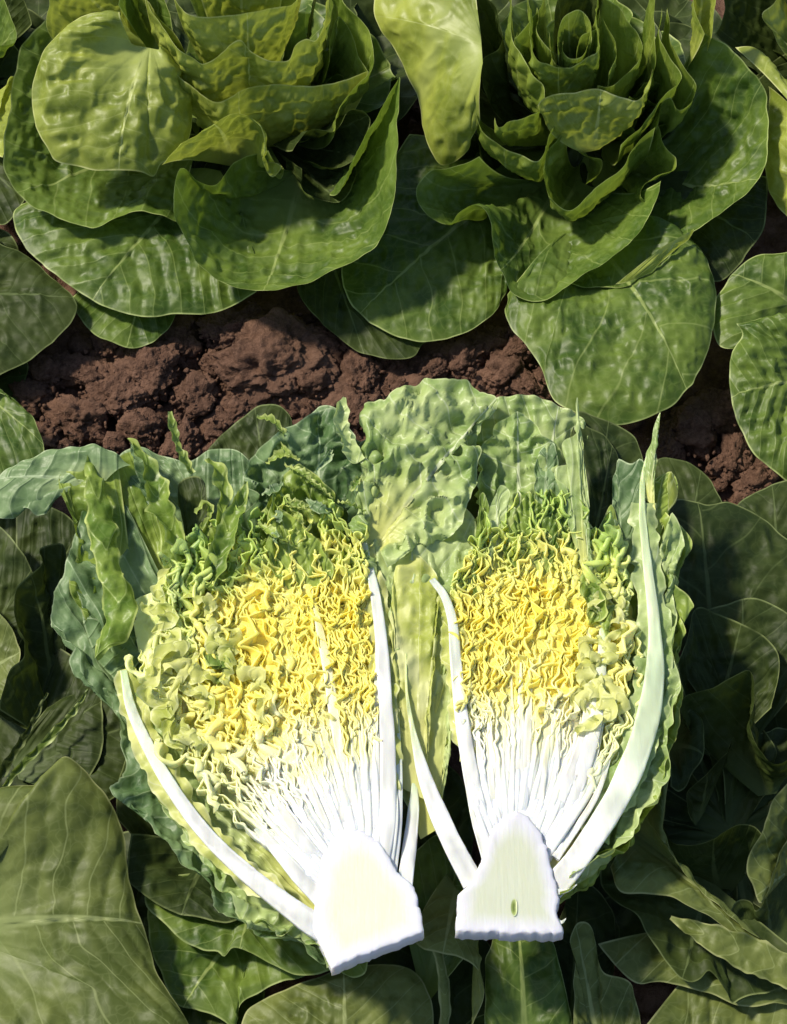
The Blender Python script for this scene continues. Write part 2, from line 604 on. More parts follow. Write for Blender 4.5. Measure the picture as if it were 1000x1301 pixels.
# ================================================================== growing plants
GRP = "lettuce plants growing in the bed"

# ---- plant with the round bulging leaf, upper left
tl_b = (330, 165, 1)
TLp = thing("lettuce_plant", "green lettuce plant at upper left with a bright round bulging leaf", "lettuce", P(330, 165, 0), GRP)
TLp["cup"] = 1.22
stalk(TLp, tl_b)
filler(TLp, tl_b, 5, 9, 13, 7, 10, FIELD, 15, 115, 12)
filler(TLp, tl_b, 7, 15, 20, 3, 6, SHADE_DARK, 20, 175, 13)
filler(TLp, tl_b, 9, 9, 12, 1, 2.2, SHADE_DARK, 0, 360, 11)
# heart, innermost first
leaf(TLp, [(224, -6, 13.5), (238, 14, 13.6), (262, 20, 13.6), (300, 16, 14), (340, 10, 14), (372, 4, 13.5), (385, -25, 13)], (310, 130, 5), YELLOW, a=.9, b=.45, push=(0, -1.5, 0), blis=.0022, bfreq=85, um=.5)
leaf(TLp, [(228, -40, 14), (250, -50, 14.5), (300, -55, 15), (350, -50, 14.5), (385, -30, 14)], (310, 120, 5), HEART, a=.8, b=.4, push=(0, 1, 0))
leaf(TLp, [(250, -20, 14), (275, -35, 14.5), (320, -42, 15), (360, -20, 14)], (315, 120, 6), YELLOW, a=.8, b=.4, push=(0, .6, 0), blis=.003)
leaf(TLp, [(390, 40, 11), (398, 10, 12.5), (408, -30, 13)], (350, 140, 4), SHADE_DARK, a=.8, b=.3)
leaf(TLp, [(184, -10, 13.5), (200, 22, 13), (226, 60, 12), (243, 74, 11.6), (258, 82, 11.3), (282, 66, 12.2), (304, 49, 13), (320, 64, 12.2), (345, 76, 12), (366, 77, 12), (374, 58, 12.8), (388, 50, 13), (404, 53, 12.6), (412, 30, 13), (420, -20, 14)],
     (322, 165, 2), YELLOW, a=.95, b=.35, push=(0, -1.6, 0), blis=.0024, bfreq=85, wave=.003)
leaf(TLp, [(150, -40, 13), (180, -10, 12.5), (205, 22, 12), (222, 45, 11.2), (236, 75, 10.5)], (280, 150, 3), YELLOW, a=.85, b=.3, push=(-.6, -.4, 0), blis=.002)
leaf(TLp, [(420, -30, 12), (430, -8, 12.6), (440, 6, 12.5), (462, 30, 12), (476, 62, 11.2), (474, 88, 10.5), (452, 112, 9.8), (430, 146, 9), (424, 166, 8.4)], (345, 160, 2), HEART, a=.8, b=.2, push=(.8, -.2, 0))
leaf(TLp, [(413, 95, 9.5), (418, 55, 11), (430, 20, 11.5), (445, 40, 11), (460, 75, 10), (470, 90, 9.6)], (370, 160, 3), HEART, a=.8, b=.3)
leaf(TLp, [(222, 58, 10.5), (224, 90, 10.2), (240, 108, 9.8), (262, 122, 9.6), (280, 130, 9.6), (296, 122, 10), (312, 113, 10.2), (345, 107, 10.4), (374, 109, 10.4), (410, 107, 10.2), (440, 102, 10), (466, 90, 9.8)],
     (335, 185, 1.5), YELLOW, a=1.0, b=.3, push=(0, -1.8, .3), blis=.0024, bfreq=80, wave=.003, um=.45)
leaf(TLp, [(205, 210, 9.0), (228, 186, 10.2), (262, 164, 11), (296, 145, 11.6), (322, 150, 11.2), (336, 178, 10), (334, 205, 9), (345, 225, 8.2), (356, 214, 7.8)], (300, 210, 3), YELLOW, a=.8, b=.75, push=(.6, .4, 1.2), blis=.0022, um=.35)
leaf(TLp, [(370, 190, 7.2), (382, 172, 8), (400, 160, 8.3), (424, 168, 8.2), (448, 140, 8.8), (468, 150, 8), (455, 200, 6.5), (425, 216, 6), (390, 206, 6.2)], (345, 175, 2), SHADE_DARK, a=.7, b=.5)
leaf(TLp, [(385, 215, 6), (386, 240, 5.2), (405, 254, 4.8), (432, 256, 4.8), (452, 225, 5.5), (450, 195, 6)], (355, 185, 2), SHADE_DARK, a=.6, b=.6)
leaf(TLp, [(330, 200, 6), (345, 222, 6.3), (355, 228, 6), (362, 215, 5.5)], (335, 185, 2.5), HEART, a=.7, b=.6, step=.0016)
# bulging leaf that folds over to the left
leaf(TLp, [(222, 70, 9.5), (240, 120, 8), (244, 160, 7.6), (228, 200, 7.6), (207, 208, 8), (196, 225, 7.4), (176, 219, 8), (152, 216, 8.2), (120, 215, 8), (96, 212, 7.9), (70, 205, 8.2), (52, 170, 9), (42, 132, 9.8), (46, 96, 10.8), (62, 56, 12), (82, 36, 12.6), (106, 22, 13), (130, 19, 13.2), (152, 17, 13)],
     (185, 60, 11.2), YELLOW, a=.55, b=.5, push=(-.4, -.9, 2.6), um=.42, blis=.0030, bfreq=52, pill=.0026, nlat=5, bw=2.4)
leaf(TLp, [(150, 5, 13.4), (154, -20, 13.6), (170, -40, 13), (200, -20, 12), (222, 40, 10.5), (235, 90, 9)], (200, 70, 7), FIELD, a=.7, b=.5, push=(0, 0, 1))
leaf(TLp, [(66, 48, 11), (60, 30, 11.6), (60, 5, 12.5), (64, -25, 13.2), (100, -45, 14), (150, -30, 14), (152, 15, 12)], (200, 60, 5), YELLOW, a=.8, b=.45, push=(-.5, .2, 0), blis=.002)
# outer left leaves
leaf(TLp, [(60, 20, 9), (44, 38, 9), (26, 58, 8.8), (20, 90, 8.3), (15, 120, 8), (8, 156, 7.6), (4, 190, 7), (8, 222, 6.4), (22, 246, 6), (46, 264, 5.8), (72, 278, 5.5), (98, 288, 5.3), (122, 290, 5.2), (144, 280, 5.4), (168, 269, 5.7), (196, 272, 5.5), (224, 280, 5)],
     (250, 150, 3), FIELD, a=.6, b=.15, um=.55, blis=.0022)
leaf(TLp, [(26, 258, 3.4), (17, 270, 3.5), (20, 290, 3.6), (30, 312, 3.6), (58, 340, 3.5), (90, 364, 3.4), (125, 386, 3.3), (160, 400, 3.2), (185, 404, 3.2), (220, 401, 3.2), (252, 400, 3.2), (285, 392, 3.3), (310, 380, 3.4), (330, 366, 3.4), (330, 320, 3.4)],
     (270, 215, 2.5), FIELD, a=.55, b=1.4, push=(0, 0, 1.2), um=.42, pill=.0022, nlat=6)
leaf(TLp, [(92, 380, 1.6), (102, 402, 1.7), (120, 426, 1.8), (142, 438, 1.8), (164, 442, 1.8), (184, 438, 1.8), (204, 428, 1.7), (222, 404, 1.6), (225, 380, 1.6)], (210, 280, 1.5), FIELD, a=.5, b=1, push=(0, 0, .6))
# big spoon-shaped leaf in front
leaf(TLp, [(340, 190, 6.5), (300, 205, 7.5), (270, 238, 8.2), (246, 226, 9.2), (230, 215, 9.8), (223, 245, 9.2), (224, 275, 8.3), (238, 310, 7.2), (254, 334, 6.6), (276, 354, 6.1), (304, 366, 5.9), (330, 370, 5.9), (360, 366, 6), (392, 358, 6.2), (420, 348, 6.4), (450, 334, 6.8), (474, 312, 7.4), (490, 282, 8.2), (499, 245, 9.2), (503, 200, 10.2), (505, 150, 11.4), (507, 96, 12.6), (495, 120, 11.8), (470, 165, 10.2), (446, 210, 8.4), (432, 240, 7)],
     (386, 214, 3.2), FIELD, a=.7, b=.05, push=(0, -.3, -.2), um=.42, blis=.0018, pill=.0020, nlat=6, bw=.5)
# low leaves behind the gap
leaf(TLp, [(378, 366, 1.5), (392, 390, 1.6), (410, 412, 1.6), (440, 436, 1.7), (470, 450, 1.7), (500, 456, 1.7), (525, 452, 1.6), (540, 436, 1.6), (560, 400, 1.6)], (390, 250, 1.5), SHADE_DARK, a=.5, b=1, push=(0, 0, .6))

# ---- plant with the open rosette, upper right
tr_b = (735, 180, 1)
TRp = thing("lettuce_plant", "green lettuce plant at upper right with an open rosette heart", "lettuce", P(735, 180, 0), GRP)
TRp["cup"] = 1.28
stalk(TRp, tr_b)
filler(TRp, tr_b, 5, 9, 13, 7, 10, FIELD, 5, 110, 22)
filler(TRp, tr_b, 7, 15, 20, 3, 6, SHADE_DARK, 10, 165, 23)
filler(TRp, tr_b, 10, 9, 12, 1, 2, SHADE_DARK, 0, 360, 21)
# heart
leaf(TRp, [(706, 70, 12.8), (704, 30, 13.6), (708, 0, 14), (725, -20, 14.4), (750, -20, 14.4), (765, 5, 14)], (732, 150, 5), SHADE_DARK, a=.75, b=.4, push=(0, .5, 0))
leaf(TRp, [(700, 40, 13), (703, 70, 12.2), (712, 84, 11.6), (728, 80, 11.8), (736, 46, 13), (748, 40, 13.2), (757, 36, 13.4), (760, 10, 14)], (732, 150, 5), HEART, a=.9, b=.4, push=(0, -.8, 0), step=.0016)
leaf(TRp, [(712, 66, 13.0), (714, 40, 13.6), (722, 20, 14), (735, 14, 14.2), (747, 24, 14), (752, 48, 13.4)], (732, 140, 6), HEART, a=.8, b=.4, push=(0, .3, 0), step=.0016)
leaf(TRp, [(714, 50, 13.2), (716, 64, 12.6), (724, 73, 12.3), (736, 72, 12.3), (746, 60, 12.7), (751, 44, 13.3)], (732, 140, 6), HEART, a=.9, b=.4, push=(0, -.5, 0), step=.0016)
leaf(TRp, [(680, 10, 13.4), (684, 40, 12.9), (696, 62, 12.4), (706, 70, 12.2)], (722, 150, 5), HEART, a=.9, b=.4, push=(-.5, -.3, 0), step=.0016)
leaf(TRp, [(768, 20, 13.6), (780, 44, 12.9), (784, 70, 12.2), (772, 92, 11.6)], (742, 155, 5), HEART, a=.9, b=.4, push=(.5, -.3, 0), step=.0016)
leaf(TRp, [(668, -20, 14), (674, 20, 13.6), (673, 50, 13), (685, 76, 12.2), (700, 82, 12), (716, 86, 11.8), (732, 82, 12), (748, 72, 12.4), (762, 60, 13), (760, 20, 14), (760, -15, 14.5)], (732, 160, 4), HEART, a=.95, b=.4, push=(0, -1.6, 0), blis=.0026, bfreq=95, jag=.0012)
leaf(TRp, [(762, -20, 14.4), (764, -5, 14.5), (785, 10, 13.8), (800, 30, 13), (816, 58, 12), (812, 70, 11.6), (798, 92, 11), (776, 110, 10.6), (760, 108, 10.4)], (742, 160, 3), HEART, a=.9, b=.35, push=(.8, -.2, 0))
leaf(TRp, [(690, -20, 13.8), (684, 10, 13.3), (668, 30, 12.8), (652, 48, 12.3), (660, 40, 12)], (712, 150, 4), HEART, a=.8, b=.4)
leaf(TRp, [(652, -25, 13.5), (647, 0, 13.2), (648, 40, 12.2), (662, 66, 11.6), (676, 92, 11), (690, 112, 10.6), (688, 136, 9.8), (672, 146, 9.4), (652, 152, 9), (634, 162, 8.7), (630, 150, 9)],
     (712, 175, 3), HEART, a=.9, b=.5, push=(-1.4, -.4, 0), um=.4, blis=.0022, bfreq=70)
leaf(TRp, [(690, 150, 9.6), (684, 128, 11), (700, 118, 11.6), (726, 117, 11.6), (752, 114, 11.6), (770, 118, 11.4), (790, 123, 11), (808, 128, 10.8), (822, 118, 11), (830, 88, 12)],
     (752, 192, 6.2), YELLOW, a=.8, b=.5, push=(0, -1.1, .2), um=.55, blis=.0024, bfreq=85)
leaf(TRp, [(830, -30, 12.5), (832, 10, 12), (833, 50, 11.6), (834, 80, 11), (826, 110, 10.4), (820, 126, 10)], (765, 165, 3), HEART, a=.8, b=.2, push=(.5, 0, 0))
leaf(TRp, [(590, 92, 9.8), (602, 115, 9.4), (608, 145, 8.8), (620, 170, 8.4), (640, 188, 8), (662, 200, 7.8), (682, 206, 7.7), (692, 196, 8), (698, 170, 8.8), (708, 154, 9.4), (716, 156, 9.3)],
     (712, 190, 2), HEART, a=.95, b=.3, push=(-.6, -1.4, 0), blis=.002)
leaf(TRp, [(718, 158, 8.8), (712, 175, 8.2), (698, 196, 7.7), (694, 222, 7.2), (700, 248, 6.8), (714, 264, 6.6), (726, 267, 6.6), (745, 252, 6.9), (762, 236, 7.2), (785, 218, 7.6), (800, 200, 8), (816, 178, 8.6), (832, 160, 9.2)],
     (752, 200, 1.5), HEART, a=.9, b=.15, push=(.3, -1.0, -.2), um=.35, blis=.0016)
leaf(TRp, [(720, 180, 6.5), (748, 196, 6.8), (764, 204, 6.8), (765, 215, 6.2), (745, 235, 5.5)], (745, 195, 3), HEART, a=.7, b=.4, step=.0017)
leaf(TRp, [(788, 184, 8.6), (806, 166, 9), (826, 142, 9.6), (846, 118, 10.2), (864, 100, 10.6), (860, 88, 10.9), (848, 70, 11.3), (838, 40, 11.8), (842, 10, 12)], (765, 175, 2), HEART, a=.85, b=.2, push=(.4, -.4, 0))
leaf(TRp, [(836, 160, 8.6), (842, 130, 9.4), (852, 124, 9.6), (862, 138, 9.2), (876, 130, 9.4), (882, 108, 10), (870, 85, 10.5), (856, 55, 11), (850, 10, 11.6)], (775, 175, 2), HEART, a=.85, b=.15, push=(.4, 0, 0))
leaf(TRp, [(836, 160, 8), (846, 180, 7.6), (860, 200, 7.2), (858, 216, 6.8), (840, 222, 6.6), (818, 234, 6.3), (814, 252, 6), (826, 262, 5.8), (820, 280, 5.4)], (765, 190, 2), HEART, a=.8, b=.2, push=(.4, 0, 0))
# bright leaf on the left flank
leaf(TRp, [(610, 150, 8.5), (590, 195, 6), (563, 210, 5), (548, 195, 5.4), (540, 175, 5.8), (536, 145, 6.4), (530, 122, 6.8), (514, 90, 7.4), (496, 58, 8), (482, 34, 8.5), (476, 12, 8.9), (484, -20, 9.5), (520, -50, 11), (570, -50, 12.4), (604, -20, 12.6)],
     (612, 60, 11.6), YELLOW, a=.5, b=.5, push=(-.3, -.2, 1.4), um=.6, blis=.0016, bfreq=48, bw=3.5, veins=.3)
leaf(TRp, [(585, 60, 9.5), (590, 20, 11), (612, -5, 12), (630, 10, 12), (634, 60, 10.5), (615, 75, 9.8), (612, 110, 9)], (660, 160, 3), SHADE_DARK, a=.75, b=.3)
leaf(TRp, [(574, 200, 5.6), (576, 172, 6.6), (588, 158, 7), (600, 160, 7), (612, 190, 6.4), (612, 220, 5.6)], (640, 190, 2), SHADE_DARK, a=.75, b=.3)
# curled outer leaf in front
leaf(TRp, [(606, 196, 7.6), (590, 204, 7.6), (566, 211, 7.6), (545, 216, 7.4), (531, 232, 7), (529, 250, 6.6), (540, 270, 6.2), (556, 281, 6), (572, 286, 5.9), (582, 274, 6.4), (596, 264, 6.8), (610, 264, 6.8), (620, 276, 6.6), (622, 300, 6.2), (630, 330, 5.8), (642, 360, 5.4), (656, 377, 5.2), (676, 383, 5.1), (698, 376, 5.3), (722, 360, 5.7), (748, 343, 6), (774, 327, 6.3), (798, 308, 6.6), (818, 284, 7), (834, 256, 7.4), (842, 230, 7.6)],
     (715, 222, 2), FIELD, a=.62, b=.1, push=(0, -.2, -.3), um=.5, blis=.0020, pill=.0016, wave=.004)
# big outer leaf to the right with a rim folded under
leaf(TRp, [(888, 40, 11), (902, 48, 11), (920, 54, 10.8), (936, 68, 10.4), (952, 84, 10), (966, 100, 9.6), (974, 125, 9), (977, 152, 8.4), (974, 185, 7.8), (966, 222, 7.2), (948, 246, 6.8), (924, 264, 6.5), (900, 280, 6.2), (882, 294, 6), (866, 312, 5.7), (842, 334, 5.4), (815, 352, 5.1), (785, 362, 4.9), (750, 366, 4.7), (724, 362, 4.6)],
     (775, 215, 2), FIELD, a=.65, b=.1, push=(0, 0, -.2), um=.45, blis=.0018, pill=.0024, nlat=7)
leaf(TRp, [(882, 291, 6.3), (872, 306, 6.0), (846, 330, 5.6), (820, 349, 5.3), (795, 358, 5.1), (780, 360, 5.0)], (862, 302, 6.6), YELLOW, a=.5, b=.6, push=(0, 0, .3), bw=3.2, blis=.0005, step=.0015, name="folded_margin")
leaf(TRp, [(725, 365, 4.2), (740, 372, 4), (760, 372, 4), (798, 390, 3.6), (802, 398, 3.4), (800, 420, 3), (790, 432, 2.8), (780, 425, 2.8)], (790, 355, 4), YELLOW, a=.5, b=.6, blis=.0008, step=.0018)
leaf(TRp, [(895, 45, 12), (886, 20, 12.6), (886, -20, 13), (908, -25, 13), (906, 20, 12.4), (904, 48, 11.6)], (880, 90, 8), YELLOW, a=.7, b=.5, blis=.001, step=.0018)
# flat leaf hanging over the furrow
leaf(TRp, [(646, 374, 4.0), (643, 395, 4.1), (650, 418, 4.2), (668, 440, 4.2), (686, 464, 4.2), (696, 490, 4.2), (710, 514, 4.2), (740, 530, 4.2), (778, 541, 4.2), (812, 536, 4.2), (842, 522, 4.3), (868, 502, 4.4), (888, 478, 4.5), (900, 450, 4.6), (905, 415, 4.7), (909, 375, 4.8), (903, 340, 4.9), (890, 316, 5.0), (872, 300, 5.0)],
     (735, 290, 2), FIELD, a=.55, b=1.6, push=(.3, 0, 1.0), um=.6, blis=.0018, pill=.0018, nlat=4)
leaf(TRp, [(975, 225, 4.4), (974, 260, 4.2), (966, 300, 4), (945, 330, 3.8), (915, 356, 3.6), (890, 352, 3.5)], (800, 230, 2), SHADE_DARK, a=.6, b=.9, push=(0, 0, .8))
leaf(TRp, [(520, 170, 3.4), (480, 230, 2.8), (445, 310, 2.5), (434, 345, 2.4), (442, 375, 2.4), (456, 398, 2.4), (478, 416, 2.3), (505, 428, 2.3), (540, 434, 2.3), (575, 429, 2.3), (605, 416, 2.3), (632, 392, 2.4), (645, 350, 2.5), (640, 310, 2.6)],
     (660, 225, 2), FIELD, a=.55, b=1.2, push=(0, 0, 1.1), um=.5, nlat=6)

# ---- plants cut by the frame
LPp = thing("lettuce_plant", "dark lettuce plant at the left edge beside the soil gap", "lettuce", P(-110, 400, 0), GRP)
lp_b = (-110, 400, 1)
stalk(LPp, lp_b)
filler(LPp, lp_b, 9, 10, 13, 1, 2.5, SHADE_DARK, 0, 360, 31)
leaf(LPp, [(-60, 290, 4), (-20, 300, 3.8), (0, 308, 3.7), (30, 324, 3.5), (60, 344, 3.4), (86, 368, 3.3), (96, 386, 3.2), (92, 406, 3.1), (76, 428, 3), (50, 448, 3), (20, 468, 3), (-10, 482, 3), (-50, 490, 3)], (-95, 385, 2), SHADE_DARK, a=.55, b=1.2, push=(0, 0, 1), um=.5, nlat=6)
leaf(LPp, [(-40, 500, 6), (-10, 498, 5.8), (10, 504, 5.6), (30, 520, 5.4), (46, 545, 5.2), (55, 575, 5), (40, 610, 5), (0, 640, 5), (-40, 640, 5)], (-95, 450, 2), FIELD, a=.55, b=1, push=(0, 0, .8))

LUp = thing("lettuce_plant", "shaded lettuce plant at the upper left corner behind the bulging leaf", "lettuce", P(-100, 110, 0), GRP)
lu_b = (-100, 110, 1)
stalk(LUp, lu_b)
filler(LUp, lu_b, 6, 12, 17, 3, 6, SHADE_DARK, -25, 80, 42)
filler(LUp, lu_b, 10, 9, 13, 3, 7, SHADE_DARK, 0, 360, 41)
leaf(LUp, [(-20, 140, 7), (0, 140, 7.4), (6, 110, 8.6), (16, 96, 9), (15, 140, 8), (4, 200, 6)], (-80, 130, 2), YELLOW, a=.7, b=.3)
leaf(LUp, [(-30, 60, 9), (10, 55, 9), (18, 50, 9.2), (15, 25, 10), (6, 0, 11), (0, -30, 12)], (-80, 105, 2), FIELD, a=.7, b=.3)
leaf(LUp, [(40, 32, 7), (32, 10, 8), (25, -10, 9), (-20, -40, 10)], (-80, 90, 2), SHADE_DARK, a=.7, b=.3)
leaf(LUp, [(-30, 280, 3.2), (5, 285, 3), (25, 262, 3), (40, 230, 3), (40, 190, 3)], (-90, 150, 2), SHADE_DARK, a=.5, b=1)

RUp = thing("lettuce_plant", "lettuce plant at the upper right corner with a sunlit pale leaf", "lettuce", P(1110, 150, 0), GRP)
ru_b = (1110, 150, 1)
stalk(RUp, ru_b)
filler(RUp, ru_b, 6, 13, 18, 3, 6, SHADE_DARK, 100, 200, 52)
filler(RUp, ru_b, 10, 9, 13, 3, 7, SHADE_DARK, 0, 360, 51)
leaf(RUp, [(934, 60, 9), (950, 58, 9.2), (962, 63, 9.4), (975, 78, 9.2), (988, 92, 9), (1000, 105, 9), (1030, 130, 8.6), (1060, 200, 7), (1040, 290, 5), (1000, 276, 4.6), (982, 252, 5), (974, 225, 5.6), (972, 190, 6.4), (976, 150, 7.2), (975, 110, 8)],
     (1040, 170, 10.5), YELLOW, a=.5, b=.5, push=(-.3, -.2, 1.2), um=.6, blis=.002, bw=2.5)
leaf(RUp, [(908, 42, 8), (918, 20, 9), (925, -20, 10), (960, -50, 11), (1010, -30, 11), (1020, 60, 8), (985, 105, 7), (950, 70, 7.5)], (1050, 120, 2), SHADE_DARK, a=.7, b=.4, um=.4)
leaf(RUp, [(985, -30, 11), (984, 0, 10.8), (970, 20, 10.6), (980, 36, 10), (990, 55, 9.6), (1002, 70, 9.2), (1030, 60, 9)], (1060, 90, 4), YELLOW, a=.7, b=.4, blis=.001)

RMp = thing("lettuce_plant", "glossy pale lettuce plant at the right edge beside the dark soil", "lettuce", P(1090, 470, 0), GRP)
rm_b = (1090, 470, 1)
stalk(RMp, rm_b)
filler(RMp, rm_b, 9, 8, 11, 3, 6, SHADE_DARK, 0, 360, 61)
leaf(RMp, [(1040, 310, 6), (1000, 318, 6), (970, 322, 5.8), (945, 334, 5.5), (922, 358, 5), (908, 385, 4.6), (905, 420, 4.2), (915, 442, 4), (940, 440, 4.2), (980, 420, 4.6)], (1040, 420, 2.5), FIELD, a=.55, b=1, push=(0, 0, 1.4), um=.4)
leaf(RMp, [(1050, 390, 7.2), (1020, 395, 7), (1000, 396, 6.9), (970, 402, 6.7), (945, 408, 6.5), (934, 410, 6.6), (942, 424, 6.2), (930, 450, 5.6), (926, 480, 5), (930, 515, 4.5), (942, 548, 4), (960, 576, 3.7), (980, 596, 3.5), (1005, 614, 3.4), (1050, 620, 3.4)],
     (1050, 490, 3), FIELD, a=.55, b=1.0, push=(-.2, -.2, 2.0), um=.55, blis=.0026, pill=.003, nlat=7, bw=2)

# ---- plants beneath the cut halves
LLp = thing("lettuce_plant", "dark lettuce plant at the left edge under the pale drooping flap", "lettuce", P(-30, 880, 0), GRP)
ll_b = (-30, 880, 1)
stalk(LLp, ll_b)
filler(LLp, ll_b, 7, 10, 13, 1, 2.5, SHADE_DARK, 0, 360, 71)
leaf(LLp, [(-40, 660, 7), (0, 670, 7), (18, 688, 6.8), (32, 708, 6.5), (42, 728, 6), (40, 780, 5), (20, 830, 4)], (-40, 850, 2), SHADE_DARK, a=.6, b=.7)
leaf(LLp, [(20, 640, 5), (50, 640, 5), (90, 660, 4.8), (110, 700, 4.4), (120, 760, 4)], (30, 830, 2), SHADE_DARK, a=.6, b=.8)
leaf(LLp, [(78, 740, 6.6), (82, 692, 7.8), (52, 696, 8), (58, 714, 7.6), (40, 730, 7.5), (22, 748, 7.4), (19, 775, 7.2), (22, 800, 7), (31, 815, 6.8), (28, 832, 6.6), (14, 850, 6.2), (8, 870, 5.8), (2, 900, 5.2)], (70, 930, 1.5), SHADE_DARK, a=.7, b=.25, push=(.4, 0, 0), um=.4)
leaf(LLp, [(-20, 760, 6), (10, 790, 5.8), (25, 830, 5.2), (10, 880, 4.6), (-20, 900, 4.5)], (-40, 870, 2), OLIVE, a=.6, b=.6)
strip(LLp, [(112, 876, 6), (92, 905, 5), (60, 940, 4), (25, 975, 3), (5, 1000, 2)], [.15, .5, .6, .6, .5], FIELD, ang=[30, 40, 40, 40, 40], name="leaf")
strip(LLp, [(60, 880, 5), (40, 920, 4), (10, 970, 3), (-10, 1000, 2)], [.15, .5, .6, .6], SHADE_DARK, ang=[30, 40, 40, 40], name="leaf")
leaf(LLp, [(70, 820, 3), (110, 850, 3.2), (130, 900, 3.2), (130, 950, 3), (110, 990, 2.6)], (40, 960, 1.5), SHADE_DARK, a=.6, b=.9, um=.5)

BLp = thing("lettuce_plant", "lettuce plant at the lower left corner with one broad olive leaf", "lettuce", P(150, 1290, 0), GRP)
bl_b = (150, 1290, 1)
stalk(BLp, bl_b)
filler(BLp, bl_b, 9, 10, 14, 1, 2.5, SHADE_DARK, 0, 360, 81)
leaf(BLp, [(-60, 1000, 8), (-20, 1006, 8.2), (10, 1001, 8.3), (42, 1000, 8.4), (66, 1004, 8.4), (80, 1008, 8.3), (80, 985, 9), (76, 968, 9.6), (84, 960, 9.8), (96, 966, 9.6), (112, 984, 9.2), (132, 1008, 8.6), (146, 1030, 8.1), (158, 1066, 7.6), (163, 1100, 7.2), (168, 1140, 6.8), (184, 1180, 6.4), (194, 1216, 6.1), (208, 1252, 5.8), (226, 1284, 5.6), (250, 1330, 5.4), (180, 1380, 5), (80, 1400, 5), (-60, 1380, 5)],
     (-60, 1185, 3.5), OLIVE, a=.6, b=.9, push=(.6, 0, 2.8), um=.48, blis=.0012, bfreq=45, pill=.0022, nlat=5, bw=1.6, mw=.006)
leaf(BLp, [(146, 1040, 5), (150, 1000, 5.4), (160, 960, 5.6), (190, 960, 5.4), (215, 1000, 5), (230, 1050, 4.8)], (240, 1130, 2), SHADE_DARK, a=.6, b=.6)
leaf(BLp, [(166, 1060, 5.8), (161, 1090, 5.8), (162, 1122, 5.8), (176, 1134, 5.8), (196, 1148, 5.7), (222, 1160, 5.6), (255, 1166, 5.5), (290, 1174, 5.4), (320, 1150, 5.4), (330, 1100, 5.4)], (270, 1080, 2), SHADE_DARK, a=.6, b=.8, push=(0, 0, .6))
leaf(BLp, [(180, 1120, 5), (186, 1146, 5), (205, 1168, 5), (230, 1192, 4.9), (258, 1206, 4.9), (278, 1208, 4.9), (286, 1214, 4.9), (296, 1203, 5), (318, 1212, 4.9), (345, 1226, 4.8), (370, 1236, 4.8), (400, 1237, 4.8), (425, 1232, 4.8), (450, 1242, 4.7), (462, 1238, 4.7), (468, 1222, 4.8), (470, 1180, 5)],
     (340, 1110, 2), FIELD, a=.6, b=.8, push=(0, 0, .6), um=.45)
leaf(BLp, [(190, 1150, 3.6), (188, 1180, 3.6), (194, 1210, 3.5), (208, 1242, 3.5), (226, 1278, 3.4), (250, 1284, 3.4), (268, 1288, 3.4), (285, 1298, 3.4), (296, 1306, 3.3), (302, 1284, 3.4), (320, 1268, 3.4), (350, 1252, 3.5), (385, 1240, 3.5), (420, 1225, 3.5)],
     (330, 1150, 1.5), FIELD, a=.6, b=.9, push=(0, 0, .6), um=.4)
leaf(BLp, [(183, 1165, 2.5), (181, 1220, 2.5), (196, 1245, 2.5), (212, 1270, 2.4), (230, 1300, 2.4), (300, 1340, 2.4)], (300, 1200, 1.3), SHADE_DARK, a=.6, b=.9)

BMp = thing("lettuce_plant", "lettuce plant at the bottom edge below the two white cut stems", "lettuce", P(560, 1420, 0), GRP)
bm_b = (560, 1420, 1)
stalk(BMp, bm_b)
filler(BMp, bm_b, 9, 11, 16, 1, 2.5, SHADE_DARK, 0, 360, 91)
leaf(BMp, [(300, 1330, 3), (310, 1290, 3.2), (340, 1268, 3.4), (380, 1250, 3.5), (420, 1236, 3.6), (470, 1228, 3.6), (520, 1230, 3.5), (545, 1262, 3.2), (550, 1320, 2.8)], (440, 1400, 1.5), OLIVE, a=.55, b=1.1, push=(0, 0, 1.0), um=.5)
leaf(BMp, [(525, 1180, 6), (524, 1196, 6.2), (538, 1208, 6.3), (556, 1212, 6.3), (578, 1214, 6.2), (598, 1222, 6), (610, 1238, 5.7), (616, 1260, 5.3), (608, 1282, 4.9), (600, 1300, 4.6), (595, 1330, 4)], (590, 1130, 3.2), OLIVE, a=.6, b=1.1, push=(0, -.2, .7), um=.3, bw=4)
strip(BMp, [(556, 1205, 5.9), (563, 1240, 4.6), (566, 1280, 3.4), (564, 1330, 2)], [.9, .75, .75, .8], OLIVE, ang=[0, 0, 0, 0], cup=-.5, ruf=0, name="leaf_stalk")
leaf(BMp, [(500, 1120, 4), (530, 1080, 4.4), (560, 1060, 4.5), (590, 1100, 4.4), (600, 1160, 4.2), (590, 1220, 4)], (540, 1260, 2), FIELD, a=.6, b=.9, um=.5)
leaf(BMp, [(618, 1330, 3), (616, 1260, 4), (622, 1200, 4.6), (640, 1150, 5), (680, 1160, 5), (700, 1190, 4.8), (712, 1222, 4.5), (722, 1260, 4), (730, 1330, 3)], (670, 1380, 1.5), FIELD, a=.6, b=.8, push=(0, 0, .8), um=.5)
leaf(BMp, [(726, 1340, 3), (728, 1270, 4), (730, 1220, 4.6), (724, 1196, 4.8), (732, 1172, 5), (746, 1172, 5), (758, 1196, 4.6), (768, 1236, 4.2), (800, 1250, 3.8), (820, 1330, 3)], (770, 1380, 1.5), OLIVE, a=.6, b=.7, um=.45)

